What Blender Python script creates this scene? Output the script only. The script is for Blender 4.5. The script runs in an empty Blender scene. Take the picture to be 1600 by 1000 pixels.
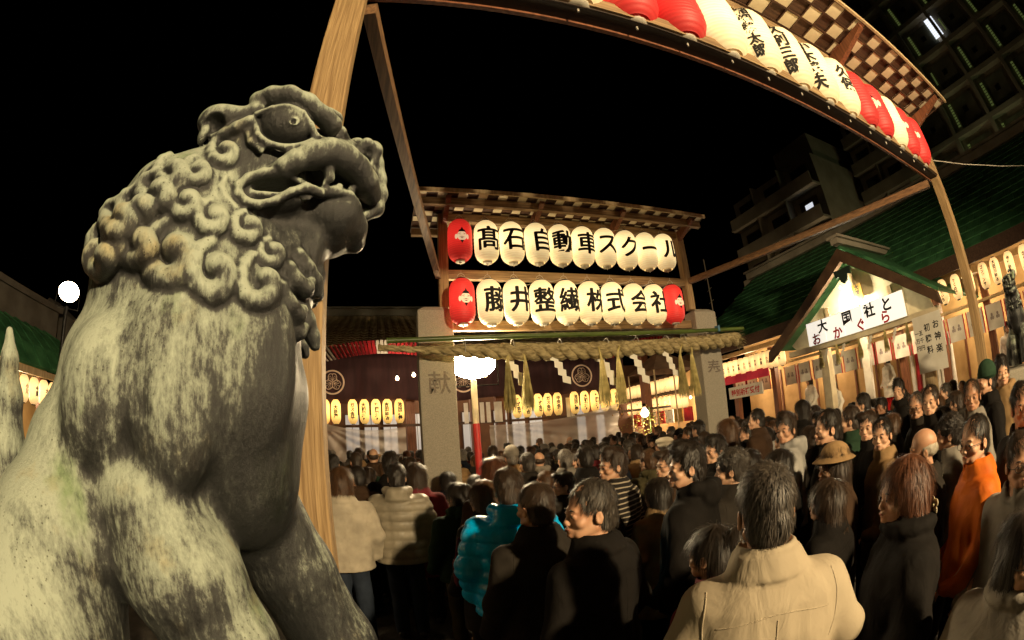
import bpy, bmesh, math, random
import numpy as np
from mathutils import Vector, Matrix
random.seed(7); np.random.seed(7)
PI = math.pi
sc = bpy.context.scene
COL = sc.collection
# ---------------------------------------------------------------- camera, sky, exposure
cd = bpy.data.cameras.new('camera'); cam = bpy.data.objects.new('camera', cd); COL.objects.link(cam); sc.camera = cam
cd.type = 'PANO'; cd.panorama_type = 'FISHEYE_EQUISOLID'
cd.sensor_width = 36.0; cd.sensor_height = 22.5; cd.sensor_fit = 'HORIZONTAL'
cd.fisheye_lens = 734.93 / 1600 * 36; cd.fisheye_fov = math.radians(180)
cd.clip_start = 0.05; cd.clip_end = 600
def cam_matrix(pitch, roll, yaw):
    R1 = Matrix(((math.cos(roll), 0, math.sin(roll)), (0, 1, 0), (-math.sin(roll), 0, math.cos(roll))))
    R2 = Matrix(((1, 0, 0), (0, math.cos(pitch), -math.sin(pitch)), (0, math.sin(pitch), math.cos(pitch))))
    RZ = Matrix(((math.cos(yaw), math.sin(yaw), 0), (-math.sin(yaw), math.cos(yaw), 0), (0, 0, 1)))
    B = Matrix(((1, 0, 0), (0, 0, -1), (0, 1, 0)))
    return (RZ @ R2 @ R1 @ B).to_4x4()
cam.matrix_world = Matrix.Translation((0, 0, 2.0)) @ cam_matrix(math.radians(13.657), math.radians(4.169), math.radians(16.86))
w = bpy.data.worlds.new('World'); sc.world = w; w.use_nodes = True
nt = w.node_tree; bg = nt.nodes['Background']
sky = nt.nodes.new('ShaderNodeTexSky'); sky.sky_type = 'NISHITA'; sky.sun_disc = False
sky.sun_elevation = math.radians(-9); sky.sun_rotation = math.radians(200)
nt.links.new(sky.outputs[0], bg.inputs[0]); bg.inputs[1].default_value = 0.05
sc.view_settings.view_transform = 'Standard'; sc.view_settings.look = 'None'
sc.view_settings.exposure = 0.0; sc.view_settings.gamma = 1.0; sc.view_settings.use_curve_mapping = False
sc.cycles.use_denoising = True
sc.cycles.max_bounces = 5; sc.cycles.diffuse_bounces = 3; sc.cycles.glossy_bounces = 3; sc.cycles.transparent_max_bounces = 12
sc.cycles.caustics_reflective = False; sc.cycles.caustics_refractive = False
sc.cycles.sample_clamp_indirect = 4.0
# ---------------------------------------------------------------- helpers
def empty(name, loc=(0, 0, 0), label=None, cat=None, group=None, rz=0.0):
    o = bpy.data.objects.new(name, None); COL.objects.link(o); o.location = loc; o.rotation_euler = (0, 0, rz)
    o.empty_display_size = 0.1
    return tag(o, label, cat, group)
def tag(o, label=None, cat=None, group=None, kind=None):
    if label: o['label'] = label
    if cat: o['category'] = cat
    if group: o['group'] = group
    if kind: o['kind'] = kind
    return o
def link(name, me, parent=None, loc=None, rot=None, mat=None, scale=None):
    o = bpy.data.objects.new(name, me); COL.objects.link(o)
    if parent is not None: o.parent = parent
    if loc is not None: o.location = loc
    if rot is not None: o.rotation_euler = rot
    if scale is not None: o.scale = scale
    if mat is not None:
        if not me.materials: me.materials.append(mat)
        o.material_slots[0].link = 'OBJECT'; o.material_slots[0].material = mat
    return o
class MB:
    """collects simple solids into one mesh"""
    def __init__(s): s.v = []; s.f = []; s.sm = []
    def add(s, vs, fs, smooth=False):
        b = len(s.v); s.v += [tuple(v) for v in vs]; s.f += [tuple(i + b for i in f) for f in fs]; s.sm += [smooth] * len(fs); return s
    def box(s, x0, x1, y0, y1, z0, z1, m=None):
        vs = [(x, y, z) for z in (z0, z1) for y in (y0, y1) for x in (x0, x1)]
        if m: vs = [m @ Vector(v) for v in vs]
        return s.add(vs, [(0, 2, 3, 1), (4, 5, 7, 6), (0, 1, 5, 4), (2, 6, 7, 3), (0, 4, 6, 2), (1, 3, 7, 5)])
    def beam(s, a, b, w, h, up=(0, 0, 1)):
        a, b = Vector(a), Vector(b); d = (b - a).normalized(); sd = d.cross(Vector(up)).normalized(); u = sd.cross(d)
        vs = []
        for p in (a, b):
            for q in ((-1, -1), (1, -1), (1, 1), (-1, 1)): vs.append(p + sd * q[0] * w / 2 + u * q[1] * h / 2)
        return s.add(vs, [(3, 2, 1, 0), (4, 5, 6, 7), (0, 1, 5, 4), (1, 2, 6, 5), (2, 3, 7, 6), (3, 0, 4, 7)])
    def tube(s, pts, r, n=8, caps=True):
        pts = [Vector(p) for p in pts]; rs = r if isinstance(r, (list, tuple)) else [r] * len(pts)
        vs = []; prev = None
        for i, p in enumerate(pts):
            d = (pts[min(i + 1, len(pts) - 1)] - pts[max(i - 1, 0)]).normalized()
            if prev is None: prev = d.orthogonal().normalized()
            a = (prev - d * prev.dot(d))
            a = a.normalized() if a.length > 1e-6 else d.orthogonal().normalized()
            prev = a; b = d.cross(a)
            for k in range(n): t = 2 * PI * k / n; vs.append(p + (a * math.cos(t) + b * math.sin(t)) * rs[i])
        fs = [(i * n + k, i * n + (k + 1) % n, (i + 1) * n + (k + 1) % n, (i + 1) * n + k) for i in range(len(pts) - 1) for k in range(n)]
        s.add(vs, fs, True)
        if caps:
            m = len(pts) - 1; s.add(vs[:n], [tuple(range(n))[::-1]]); s.add(vs[m * n:], [tuple(range(n))])
        return s
    def lathe(s, prof, n=20, c=(0, 0, 0), sx=1, sy=1, smooth=True):
        vs = [(c[0] + r * sx * math.cos(2 * PI * k / n), c[1] + r * sy * math.sin(2 * PI * k / n), c[2] + z) for r, z in prof for k in range(n)]
        fs = [(i * n + k, i * n + (k + 1) % n, (i + 1) * n + (k + 1) % n, (i + 1) * n + k) for i in range(len(prof) - 1) for k in range(n)]
        return s.add(vs, fs, smooth)
    def prism(s, poly, a, b, ax='y'):
        """extrude 2-D polygon along an axis from a to b"""
        n = len(poly)
        P = (lambda u, v, t: (u, t, v)) if ax == 'y' else ((lambda u, v, t: (t, u, v)) if ax == 'x' else (lambda u, v, t: (u, v, t)))
        vs = [P(u, v, a) for u, v in poly] + [P(u, v, b) for u, v in poly]
        return s.add(vs, [tuple(range(n)), tuple(range(n, 2 * n))[::-1]] + [(i, i + n, (i + 1) % n + n, (i + 1) % n) for i in range(n)])
    def mesh(s, name, mat=None):
        me = bpy.data.meshes.new(name); me.from_pydata(s.v, [], s.f)
        me.polygons.foreach_set('use_smooth', s.sm)
        bm = bmesh.new(); bm.from_mesh(me); bmesh.ops.recalc_face_normals(bm, faces=bm.faces); bm.to_mesh(me); bm.free()
        if mat: me.materials.append(mat)
        me.update(); return me
    def build(s, name, mat, parent=None, loc=None, rot=None, bevel=0):
        o = link(name, s.mesh(name, mat), parent, loc, rot)
        if bevel:
            b = o.modifiers.new('b', 'BEVEL'); b.width = bevel; b.segments = 2; b.limit_method = 'ANGLE'
        return o
# ---------------------------------------------------------------- materials
def lin(c):
    return tuple((x / 12.92 if x <= 0.04045 else ((x + 0.055) / 1.055) ** 2.4) for x in c[:3]) + (1,)
def pm(name, c1, c2=None, scale=6, rough=0.7, bump=0.1, stretch=(1, 1, 1), detail=6, metal=0, contrast=(0.35, 0.65), bscale=None, spec=0.4, dist=0.01, rand=0):
    """procedural surface: two linear colours mixed by stretched noise, with a fine bump"""
    m = bpy.data.materials.new(name); m.use_nodes = True; t = m.node_tree; N = t.nodes; L = t.links
    b = N['Principled BSDF']; b.inputs['Roughness'].default_value = rough; b.inputs['Metallic'].default_value = metal
    b.inputs['Specular IOR Level'].default_value = spec
    c2 = c2 or tuple(x * 0.6 for x in c1)
    tc = N.new('ShaderNodeTexCoord'); mp = N.new('ShaderNodeMapping'); mp.inputs['Scale'].default_value = stretch
    L.new(tc.outputs['Object'], mp.inputs[0])
    n = N.new('ShaderNodeTexNoise'); n.inputs['Scale'].default_value = scale; n.inputs['Detail'].default_value = detail; L.new(mp.outputs[0], n.inputs['Vector'])
    cr = N.new('ShaderNodeValToRGB'); cr.color_ramp.elements[0].position = contrast[0]; cr.color_ramp.elements[1].position = contrast[1]
    cr.color_ramp.elements[0].color = tuple(c2[:3]) + (1,); cr.color_ramp.elements[1].color = tuple(c1[:3]) + (1,)
    L.new(n.outputs[0], cr.inputs[0]); out = cr.outputs[0]
    if rand:
        oi = N.new('ShaderNodeObjectInfo'); hs = N.new('ShaderNodeHueSaturation'); mr = N.new('ShaderNodeMapRange')
        mr.inputs['To Min'].default_value = 1 - rand; mr.inputs['To Max'].default_value = 1 + rand
        L.new(oi.outputs['Random'], mr.inputs[0]); L.new(mr.outputs[0], hs.inputs['Value']); L.new(out, hs.inputs['Color']); out = hs.outputs[0]
    L.new(out, b.inputs['Base Color'])
    if bump:
        n2 = N.new('ShaderNodeTexNoise'); n2.inputs['Scale'].default_value = bscale or scale * 3; n2.inputs['Detail'].default_value = 5; L.new(mp.outputs[0], n2.inputs['Vector'])
        bp = N.new('ShaderNodeBump'); bp.inputs['Strength'].default_value = bump; bp.inputs['Distance'].default_value = dist
        L.new(n2.outputs[0], bp.inputs['Height']); L.new(bp.outputs[0], b.inputs['Normal'])
    return m
def emis(name, c, s, c2=None, zr=None):
    """a lamp-lit paper or bulb surface; zr: glow falls off from the bulb height towards both ends (object space)"""
    m = bpy.data.materials.new(name); m.use_nodes = True; t = m.node_tree; N = t.nodes; L = t.links
    b = N['Principled BSDF']; b.inputs['Base Color'].default_value = tuple(c2 or [x * 0.5 for x in c])[:3] + (1,); b.inputs['Roughness'].default_value = 0.6
    b.inputs['Emission Color'].default_value = tuple(c[:3]) + (1,); b.inputs['Emission Strength'].default_value = s
    if zr:
        tc = N.new('ShaderNodeTexCoord'); mp = N.new('ShaderNodeMapping'); mp.inputs['Location'].default_value = (0, 0, -zr[0] / zr[1]); mp.inputs['Scale'].default_value = (zr[2], zr[2], 1 / zr[1])
        g = N.new('ShaderNodeVectorMath'); g.operation = 'LENGTH'; L.new(tc.outputs['Object'], mp.inputs[0]); L.new(mp.outputs[0], g.inputs[0])
        mr = N.new('ShaderNodeMapRange'); mr.interpolation_type = 'SMOOTHSTEP'; mr.inputs['From Min'].default_value = 0.15; mr.inputs['From Max'].default_value = 1.15
        mr.inputs['To Min'].default_value = s * 1.75; mr.inputs['To Max'].default_value = s * 0.36
        L.new(g.outputs['Value'], mr.inputs[0]); L.new(mr.outputs[0], b.inputs['Emission Strength'])
        wv = N.new('ShaderNodeTexNoise'); wv.inputs['Scale'].default_value = 9; L.new(tc.outputs['Object'], wv.inputs['Vector'])
        mx = N.new('ShaderNodeMix'); mx.data_type = 'RGBA'; mx.inputs['A'].default_value = tuple(c[:3]) + (1,); mx.inputs['B'].default_value = (c[0] * .86, c[1] * .78, c[2] * .6, 1)
        L.new(wv.outputs[0], mx.inputs['Factor']); L.new(mx.outputs['Result'], b.inputs['Emission Color'])
        wb = N.new('ShaderNodeTexWave'); wb.bands_direction = 'Z'; wb.inputs['Scale'].default_value = 11; L.new(tc.outputs['Object'], wb.inputs['Vector'])
        mh = N.new('ShaderNodeMapRange'); mh.inputs['To Min'].default_value = .80; mh.inputs['To Max'].default_value = 1.06; L.new(wb.outputs[0], mh.inputs[0]); mm = N.new('ShaderNodeMath'); mm.operation = 'MULTIPLY'; L.new(mr.outputs[0], mm.inputs[0]); L.new(mh.outputs[0], mm.inputs[1]); oi = N.new('ShaderNodeObjectInfo'); mo = N.new('ShaderNodeMapRange'); mo.inputs['To Min'].default_value = .82; mo.inputs['To Max'].default_value = 1.15; L.new(oi.outputs['Random'], mo.inputs[0]); m3 = N.new('ShaderNodeMath'); m3.operation = 'MULTIPLY'; L.new(mm.outputs[0], m3.inputs[0]); L.new(mo.outputs[0], m3.inputs[1]); L.new(m3.outputs[0], b.inputs['Emission Strength'])
        bp = N.new('ShaderNodeBump'); bp.inputs['Strength'].default_value = 0.5; bp.inputs['Distance'].default_value = 0.004; L.new(wb.outputs[0], bp.inputs['Height']); L.new(bp.outputs[0], b.inputs['Normal'])
    return m
M = {}
M['wood'] = pm('weathered_wood', (0.35, 0.235, 0.11), (0.19, 0.115, 0.048), 3.5, 0.65, 0.5, (22, 22, 0.9), bscale=12, detail=9)
M['woodx'] = pm('weathered_wood_long', (0.30, 0.20, 0.10), (0.14, 0.085, 0.04), 3.5, 0.65, 0.35, (0.7, 14, 14), bscale=9)
M['bargewood'] = pm('barge_board_wood', (.10, .055, .03), (.06, .032, .018), 4, .6, .2)
M['underdark'] = pm('dark_underside_board', (0.035, 0.022, 0.014), (0.02, 0.012, 0.008), 4, 0.7, 0.2, (0.8, 10, 10))  # darker tone for the board under the beam
M['woody'] = pm('weathered_wood_deep', (0.22, 0.12, 0.055), (0.10, 0.055, 0.028), 3.5, 0.65, 0.35, (14, 0.7, 14), bscale=9)
M['darkwood'] = pm('dark_stained_wood', (0.09, 0.045, 0.025), (0.045, 0.022, 0.014), 4, 0.6, 0.3, (0.8, 10, 10))
M['redwood'] = pm('reddish_brown_wood', (0.20, 0.075, 0.035), (0.10, 0.036, 0.018), 4, 0.5, 0.2, (10, 10, 0.8))
M['palewood'] = pm('pale_timber', (0.52, 0.40, 0.24), (0.36, 0.26, 0.14), 4, 0.55, 0.15, (8, 8, 0.7))
M['cream'] = pm('cream_paint', (0.70, 0.62, 0.44), (0.55, 0.47, 0.32), 5, 0.5, 0.05)
M['stone'] = pm('granite', (0.34, 0.31, 0.25), (0.22, 0.20, 0.16), 110, 0.8, 0.5, detail=8, contrast=(0.3, 0.62), bscale=45, dist=0.006)
M['stoned'] = pm('dark_granite', (0.20, 0.17, 0.14), (0.10, 0.08, 0.07), 30, 0.85, 0.5)
M['asphalt'] = pm('courtyard_paving', (0.07, 0.062, 0.05), (0.03, 0.027, 0.023), 5, 0.9, 0.5, bscale=120, detail=10)
M['rope'] = pm('straw_rope', (0.52, 0.43, 0.23), (0.20, 0.155, 0.07), 30, 0.85, 1.0, (.25, 1, 1), bscale=120, dist=.02, detail=8)
M['straw'] = pm('straw', (0.62, 0.52, 0.22), (0.34, 0.28, 0.10), 10, 0.8, 0.3, rand=0.25)
M['bamboo'] = pm('green_bamboo', (0.10, 0.15, 0.03), (0.04, 0.06, 0.015), 3, 0.35, 0.1, (1, 8, 8))
M['paper'] = pm('white_paper', (0.80, 0.78, 0.70), (0.70, 0.67, 0.58), 4, 0.8, 0.02)
M['roofgreen'] = pm('green_copper_tile', (0.06, 0.20, 0.085), (0.025, 0.10, 0.042), 3, 0.55, 0.25, rand=0.18)
M['rooftile'] = pm('brown_roof_tile', (0.50, 0.38, 0.22), (0.28, 0.20, 0.11), 9, 0.7, 0.4, rand=0.2)
M['concrete'] = pm('pale_concrete', (0.36, 0.33, 0.27), (0.26, 0.23, 0.18), 2, 0.8, 0.2)
M['darkconcrete'] = pm('dark_concrete', (.11, .10, .085), (.07, .06, .05), 2, .8, .2)  # one even darker grey for the parapet and gable end
M['dimwall'] = pm('tower_cladding', (0.42, 0.37, 0.28), (0.30, 0.26, 0.19), 0.5, 0.8, 0.1)
M['purple'] = pm('dark_purple_cloth', (0.055, 0.020, 0.022), (0.03, 0.011, 0.013), 2, 0.85, 0.2, (3, 3, 0.4))
M['red'] = pm('red_cloth', (0.55, 0.02, 0.03), (0.25, 0.012, 0.02), 4, 0.7, 0.2)
M['white'] = pm('white_cloth', (0.75, 0.72, 0.66), (0.6, 0.56, 0.5), 4, 0.8, 0.1)
M['black'] = pm('black_ink', (0.012, 0.010, 0.009), (0.008, 0.007, 0.006), 5, 0.8, 0)
M['redink'] = pm('red_ink', (0.60, 0.015, 0.02), (0.5, 0.01, 0.015), 5, 0.7, 0)
M['blackmetal'] = pm('black_fitting', (0.02, 0.02, 0.02), (0.01, 0.01, 0.01), 9, 0.4, 0.05, metal=0.6)
M['wire'] = pm('white_cord', (0.5, 0.47, 0.4), (0.35, 0.32, 0.26), 9, 0.6, 0)
M['gold'] = pm('gilt', (0.62, 0.40, 0.12), (0.40, 0.24, 0.06), 9, 0.35, 0.1, metal=0.7)
M['crest'] = pm('pale_crest_print', (0.85, 0.66, 0.50), (0.7, 0.52, 0.40), 8, 0.8, 0.05)
M['flesh'] = emis('lit_printed_face', (0.95, 0.60, 0.34), .75, (.7, .5, .35))
M['lit_cream'] = emis('lit_cream_paper', (1.0, 0.75, 0.38), 1.0, (0.6, 0.5, 0.32), zr=(0.04, 0.33, 2.2))
M['lit_red'] = emis('lit_red_paper', (0.85, 0.03, 0.022), 0.75, (0.35, 0.02, 0.02), zr=(0.04, 0.33, 2.2))
M['lit_yellow'] = emis('lit_yellow_paper', (1.0, 0.60, 0.17), 1.45, (0.5, 0.35, 0.1), zr=(0.10, 0.42, 2.2))
M['lit_small'] = emis('lit_small_paper', (1.0, 0.62, 0.26), 1.1, (0.6, 0.5, 0.3), zr=(0.03, 0.33, 2.0))
M['lampglass'] = emis('floodlight_glass', (1.0, 0.80, 0.50), 30)
M['bulb'] = emis('bulb_glass', (1.0, 0.75, 0.45), 12)
# ---------------------------------------------------------------- lettering
FACE = {}
ORD = 'first second third fourth fifth sixth seventh eighth ninth tenth eleventh twelfth thirteenth fourteenth fifteenth sixteenth seventeenth eighteenth nineteenth twentieth twenty-first twenty-second twenty-third twenty-fourth twenty-fifth twenty-sixth twenty-seventh twenty-eighth twenty-ninth thirtieth'.split()
def text_mesh(s, size, bold=0.02, ext=0.0, vertical=False, step=1.0):
    key = (s, size, bold, ext, vertical, step)
    if key in FACE: return FACE[key]
    allv, allf, off = [], [], 0
    parts = list(s) if vertical else [s]
    for i, ch in enumerate(parts):
        t = bpy.data.curves.new('t', 'FONT'); t.body = ch; t.size = size; t.offset = bold * size; t.resolution_u = 3
        t.align_x = 'CENTER'; t.extrude = ext
        o = bpy.data.objects.new('t', t); COL.objects.link(o)
        dg = bpy.context.evaluated_depsgraph_get(); me = bpy.data.meshes.new_from_object(o.evaluated_get(dg))
        bpy.data.objects.remove(o)
        vs = [v.co.copy() for v in me.vertices]
        if not vs: continue
        if vertical:
            x0 = min(v.x for v in vs); x1 = max(v.x for v in vs); cx = (x0 + x1) / 2
            for v in vs: v.x -= cx; v.y += ((len(parts) - 1) / 2 - i) * size * step - size * 0.38
        else:
            y0 = min(v.y for v in vs); y1 = max(v.y for v in vs); x0 = min(v.x for v in vs); x1 = max(v.x for v in vs)
            for v in vs: v.y -= (y0 + y1) / 2; v.x -= (x0 + x1) / 2
        b = len(allv); allv += vs; allf += [tuple(i2 + b for i2 in p.vertices) for p in me.polygons]
        bpy.data.meshes.remove(me)
    FACE[key] = (allv, allf); return FACE[key]
def flat_text(name, s, size, mat, parent, loc, rot, bold=0.02, vertical=False, step=1.0):
    vs, fs = text_mesh(s, size, bold, 0.0, vertical, step)
    me = bpy.data.meshes.new(name); me.from_pydata([tuple(v) for v in vs], [], fs); me.materials.append(mat)
    return link(name, me, parent, loc, rot)
def wrap_mesh(vs, fs, radius_at, cell, mat, lift=0.003, name='lettering'):
    """bend flat glyphs (x right, y up) round a lantern whose print faces -Y"""
    bm = bmesh.new(); bv = [bm.verts.new(v) for v in vs]
    for f in fs:
        try: bm.faces.new([bv[i] for i in f])
        except ValueError: pass
    bmesh.ops.triangulate(bm, faces=bm.faces)
    for _ in range(6):
        es = [e for e in bm.edges if e.calc_length() > cell]
        if not es: break
        bmesh.ops.subdivide_edges(bm, edges=es, cuts=1)
        bmesh.ops.triangulate(bm, faces=[f for f in bm.faces if len(f.verts) > 3])
    nv = len(bm.verts)
    for v in bm.verts:
        r = radius_at(v.co.y) + lift + v.co.x * .012 + v.co.y * .006; a = v.co.x / max(radius_at(0), 1e-3); z = v.co.y
        v.co = Vector((math.sin(a) * r, -math.cos(a) * r, z))
    me = bpy.data.meshes.new(name); bm.to_mesh(me); bm.free(); me.materials.append(mat); return me
# ---------------------------------------------------------------- lanterns
def lantern_kit(H, R, n=24, rows=22, ribs=True):
    """barrel lantern, origin at its middle"""
    def rad(z):
        t = min(1, abs(z) / (H / 2)); return R * (1 - 0.50 * t ** 5.5)
    prof = []
    for i in range(rows + 1):
        z = -H / 2 + H * i / rows; prof.append((rad(z) * (0.985 if ribs and i % 2 else 1), z))
    shell = MB().lathe(prof, n).mesh('shell')
    rc = rad(H / 2)
    cap = MB().lathe([(0.001, H / 2 + 0.012), (rc * 0.7, H / 2 + 0.012), (rc * 0.74, H / 2 + 0.02), (rc * .78, H / 2 - 0.02 * H), (rc * 0.4, H / 2 - .03 * H)], 16).mesh('top_cap')
    ring = MB().lathe([(rc * 0.4, -H / 2 + .03 * H), (rc * 0.78, -H / 2 + 0.02 * H), (rc * 0.74, -H / 2 - 0.018), (rc * 0.3, -H / 2 - 0.018)], 16).mesh('bottom_ring')
    hook = MB().tube([(rc * .7 * math.cos(a), 0, H / 2 + 0.01 + rc * .95 * math.sin(a)) for a in [PI * k / 8 for k in range(9)]], 0.003, 5).tube([(0, 0, H / 2 + .01 + rc * .93), (0, 0, H / 2 + .05 + rc)], 0.002, 4).mesh('hanging_wire')
    tail = MB().tube([(0, 0, -H / 2 - .01), (0, 0, -H / 2 - .05)], 0.006, 5).mesh('tassel_cord')
    return dict(shell=shell, cap=cap, ring=ring, hook=hook, tail=tail, rad=rad, H=H, R=R)
def face_meshes(rad, s):
    """smiling bearded face under a tall black cap, printed on the paper"""
    def ell(cx, cy, rx, ry, n=16, a0=0, a1=2 * PI):
        return [(cx + rx * math.cos(a0 + (a1 - a0) * k / n), cy + ry * math.sin(a0 + (a1 - a0) * k / n)) for k in range(n)]
    out = []
    def put(polys, mat, name, lift):
        vs, fs = [], []
        for p in polys:
            b = len(vs); vs += [Vector((x * s, y * s, 0)) for x, y in p]; fs.append(tuple(range(b, len(vs))))
        out.append((name, wrap_mesh(vs, fs, rad, 0.02, mat, lift + .002, name)))
    put([ell(0, 0, .42, .46), ell(-.5, -.06, .12, .24), ell(.5, -.06, .12, .24)], M['flesh'], 'printed_face', .003)
    put([[(-.33, .38), (.33, .38), (.22, .55), (.1, .62), (.0, .85), (-.1, .62), (-.22, .55)],
         [(-.16, -.42), (.16, -.42), (0, -.72)], [(-.28, -.13), (-.03, -.06), (.03, -.06), (.28, -.13), (.05, -.12), (-.05, -.12)],
         [(-.3, .2), (-.1, .26), (-.1, .22), (-.3, .15)], [(.3, .2), (.1, .26), (.1, .22), (.3, .15)],
         [(-.27, .08), (-.17, .13), (-.07, .08), (-.17, .1)], [(.27, .08), (.17, .13), (.07, .08), (.17, .1)],
         [(-.16, -.2), (.16, -.2), (.05, -.27), (-.05, -.27)]], M['black'], 'printed_cap_and_beard', .0045)
    return out
KIT = lantern_kit(0.58, 0.165)
FM = None
def big_lantern(x, y, z, ch, rz, label, group, red=False, vertical=False):
    global FM
    k = KIT
    t = empty('paper_lantern', (x, y, z), label, 'paper lantern', group, rz)
    t.rotation_euler = (random.uniform(-.03, .03), random.uniform(-.03, .03), rz)
    if y < 2: t.scale = (1.14, 1.14, 1.1)
    link('shell', k['shell'], t, mat=M['lit_red'] if red else M['lit_cream'])
    link('top_cap', k['cap'], t, mat=M['blackmetal']); link('bottom_ring', k['ring'], t, mat=M['wire'])
    link('hanging_wire', k['hook'], t, mat=M['wire']); link('tassel_cord', k['tail'], t, mat=M['wire'])
    if ch == 'FACE':
        if FM is None: FM = face_meshes(k['rad'], 0.15)
        for nme, me in FM: link(nme, me, t)
    elif ch:
        if vertical:
            n = len(ch); sz = min(0.135, 0.5 / n); vs, fs = text_mesh(ch, sz, 0.045, 0, True, 0.98)
        else:
            v0, f0 = text_mesh(ch, 0.345, 0.006); vs, fs = [], []
            for dx, dy in ((0, 0), (.008, .003), (-.008, -.003), (.003, -.005), (-.003, .005)):
                b0 = len(vs); vs += [Vector((v.x + dx, v.y + dy, len(fs) and .0003)) for v in v0]; fs += [tuple(i + b0 for i in f) for f in f0]
        link('lettering', wrap_mesh(vs, fs, k['rad'], 0.018, M['black'], .005), t)
    return t
# ---------------------------------------------------------------- ground
MB().box(-60, 90, -25, 90, -0.3, 0.0).build('ground', M['asphalt'])['kind'] = 'structure'
# ---------------------------------------------------------------- lantern racks
def checker_panels(parent, x0, x1, y0, y1, zf, zr, cell, group):
    nx = int((x1 - x0) / cell); ny = int((y1 - y0) / cell); sl = (zr - zf) / (y1 - y0)
    pme = MB().box(-cell * .46, cell * .46, -cell * .46, cell * .46, -.005, .005).mesh('check_panel', M['cream'])
    lat = MB()
    for i in range(nx + 1):
        x = x0 + (x1 - x0) * i / nx; lat.beam((x, y0, zf - .006), (x, y1, zr - .006), cell * .08, .010)
    for j in range(ny + 1):
        y = y0 + (y1 - y0) * j / ny; lat.box(x0, x1, y - cell * .06, y + cell * .06, zf + sl * (y - y0) - .009, zf + sl * (y - y0) + .001)
    lat.build('lattice', M['darkwood'], parent)
    for i in range(nx):
        for j in range(ny):
            if (i + j) % 2: continue
            x = x0 + (i + .5) * (x1 - x0) / nx; y = y0 + (j + .5) * (y1 - y0) / ny
            link('check_panel', pme, parent, (x, y, zf + sl * (y - y0) + .004), (math.atan(sl), 0, 0))
def rack(name, label, x0, x1, y, beams, rx0, rx1, ry0, ry1, zf, zr, zpost, cell, deepbeam, pw=0.13, zbot=(0, 0)):
    t = empty(name, (0, 0, 0), label, 'lantern rack')
    for x, zb in ((x0, zbot[0]), (x1, zbot[1])):
        MB().box(x - pw / 2, x + pw / 2, y - .06, y + .06, zb, zpost).build('post', M['wood'], t, bevel=.006)
    for z, h, d in beams:
        if d > .15: MB().box(x0 + pw / 2 + .001, x1 - pw / 2 - .001, y - d / 2 + .021, y + d / 2, z - .012, z - .001).build('under_board', M['underdark'], t); MB().box(x0 + pw / 2 + .001, x1 - pw / 2 - .001, y + d / 2 - .03, y + d / 2 - .001, z - .03, z - .013).build('under_batten', M['redwood'], t)
        MB().box(x0 + pw / 2 + .001, x1 - pw / 2 - .001, y - d / 2, y + d / 2, z, z + h).build('cross_beam', M['woodx'], t, bevel=.004)
    if deepbeam < .12: MB().box(rx0, rx1, ry0 + .12, ry0 + .2, zf - .13, zf - .03).build('front_beam', M['woodx'], t)
    MB().box(rx0, rx1, ry1 - .2, ry1 - .12, zr - .13, zr - .03).build('rear_beam', M['woodx'], t)
    sl = (zr - zf) / (ry1 - ry0)
    rb = MB(); rb.prism([(ry0, zf + .012), (ry1, zr + .012), (ry1, zr + .035), (ry0, zf + .035)], rx0, rx1, 'x'); rb.build('roof_board', M['darkwood'], t)
    MB().prism([(ry0 - .03, zf - .02), (ry0 - .002, zf - .02), (ry0 - .002, zf + .04), (ry0 - .03, zf + .04)], rx0 - .02, rx1 + .02, 'x').build('eave_board', M['palewood'], t)
    checker_panels(t, rx0, rx1, ry0, ry1, zf, zr, cell, None)
    n = 4
    for i in range(n):
        x = x0 + .02 + (x1 - x0 - .04) * i / (n - 1)
        MB().prism([(ry0 + .03, zf - .035), (y + .1, zpost - .03), (ry1 - .03, zr - .02), (ry1 - .03, zr - .09), (y, zpost - .2), (ry0 + .03, zf - .08)], x - .035, x + .035, 'x').build('bracket', M['redwood'], t)
    return t
rack('lantern_rack', 'tall wooden lantern rack with checkered roof standing on the stone gateposts', .88, 4.88, 5.95,
     [(4.07, .13, .09), (3.36, .13, .09), (4.93, .13, .09)], .47, 5.1, 5.42, 6.5, 5.14, 5.02, 5.05, .14, .1, zbot=(3.67, 3.67))
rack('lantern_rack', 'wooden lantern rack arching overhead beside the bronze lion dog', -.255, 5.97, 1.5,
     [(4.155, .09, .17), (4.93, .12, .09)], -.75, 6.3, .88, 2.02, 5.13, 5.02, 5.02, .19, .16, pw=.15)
for a, b, lb in (((-.16, 1.58, 4.05), (.80, 5.87, 4.10), 'long brown timber linking the two lantern racks above the lion dog'),
                 ((5.78, 1.58, 4.07), (4.90, 5.87, 4.15), 'long brown timber linking the two lantern racks on the apartment block side')):
    tag(MB().beam(a, b, .07, .09).build('connecting_timber', M['woody']), lb, 'timber')
LR = 5.60
row1 = [('FACE', 0), ('髙', 0), ('石', 0), ('自', .30), ('動', -.05), ('車', .12), ('ス', -.15), ('ク', -.1), ('ー', .0), ('ル', .2)]
row2 = [('FACE', .12), ('藤', .35), ('井', .22), ('整', 0), ('繊', .05), ('株', .35), ('式', 0), ('会', .22), ('社', .1), ('FACE', .1)]
x1r = [1.06, 1.42, 1.77, 2.13, 2.48, 2.83, 3.19, 3.55, 3.91, 4.26]
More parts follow.
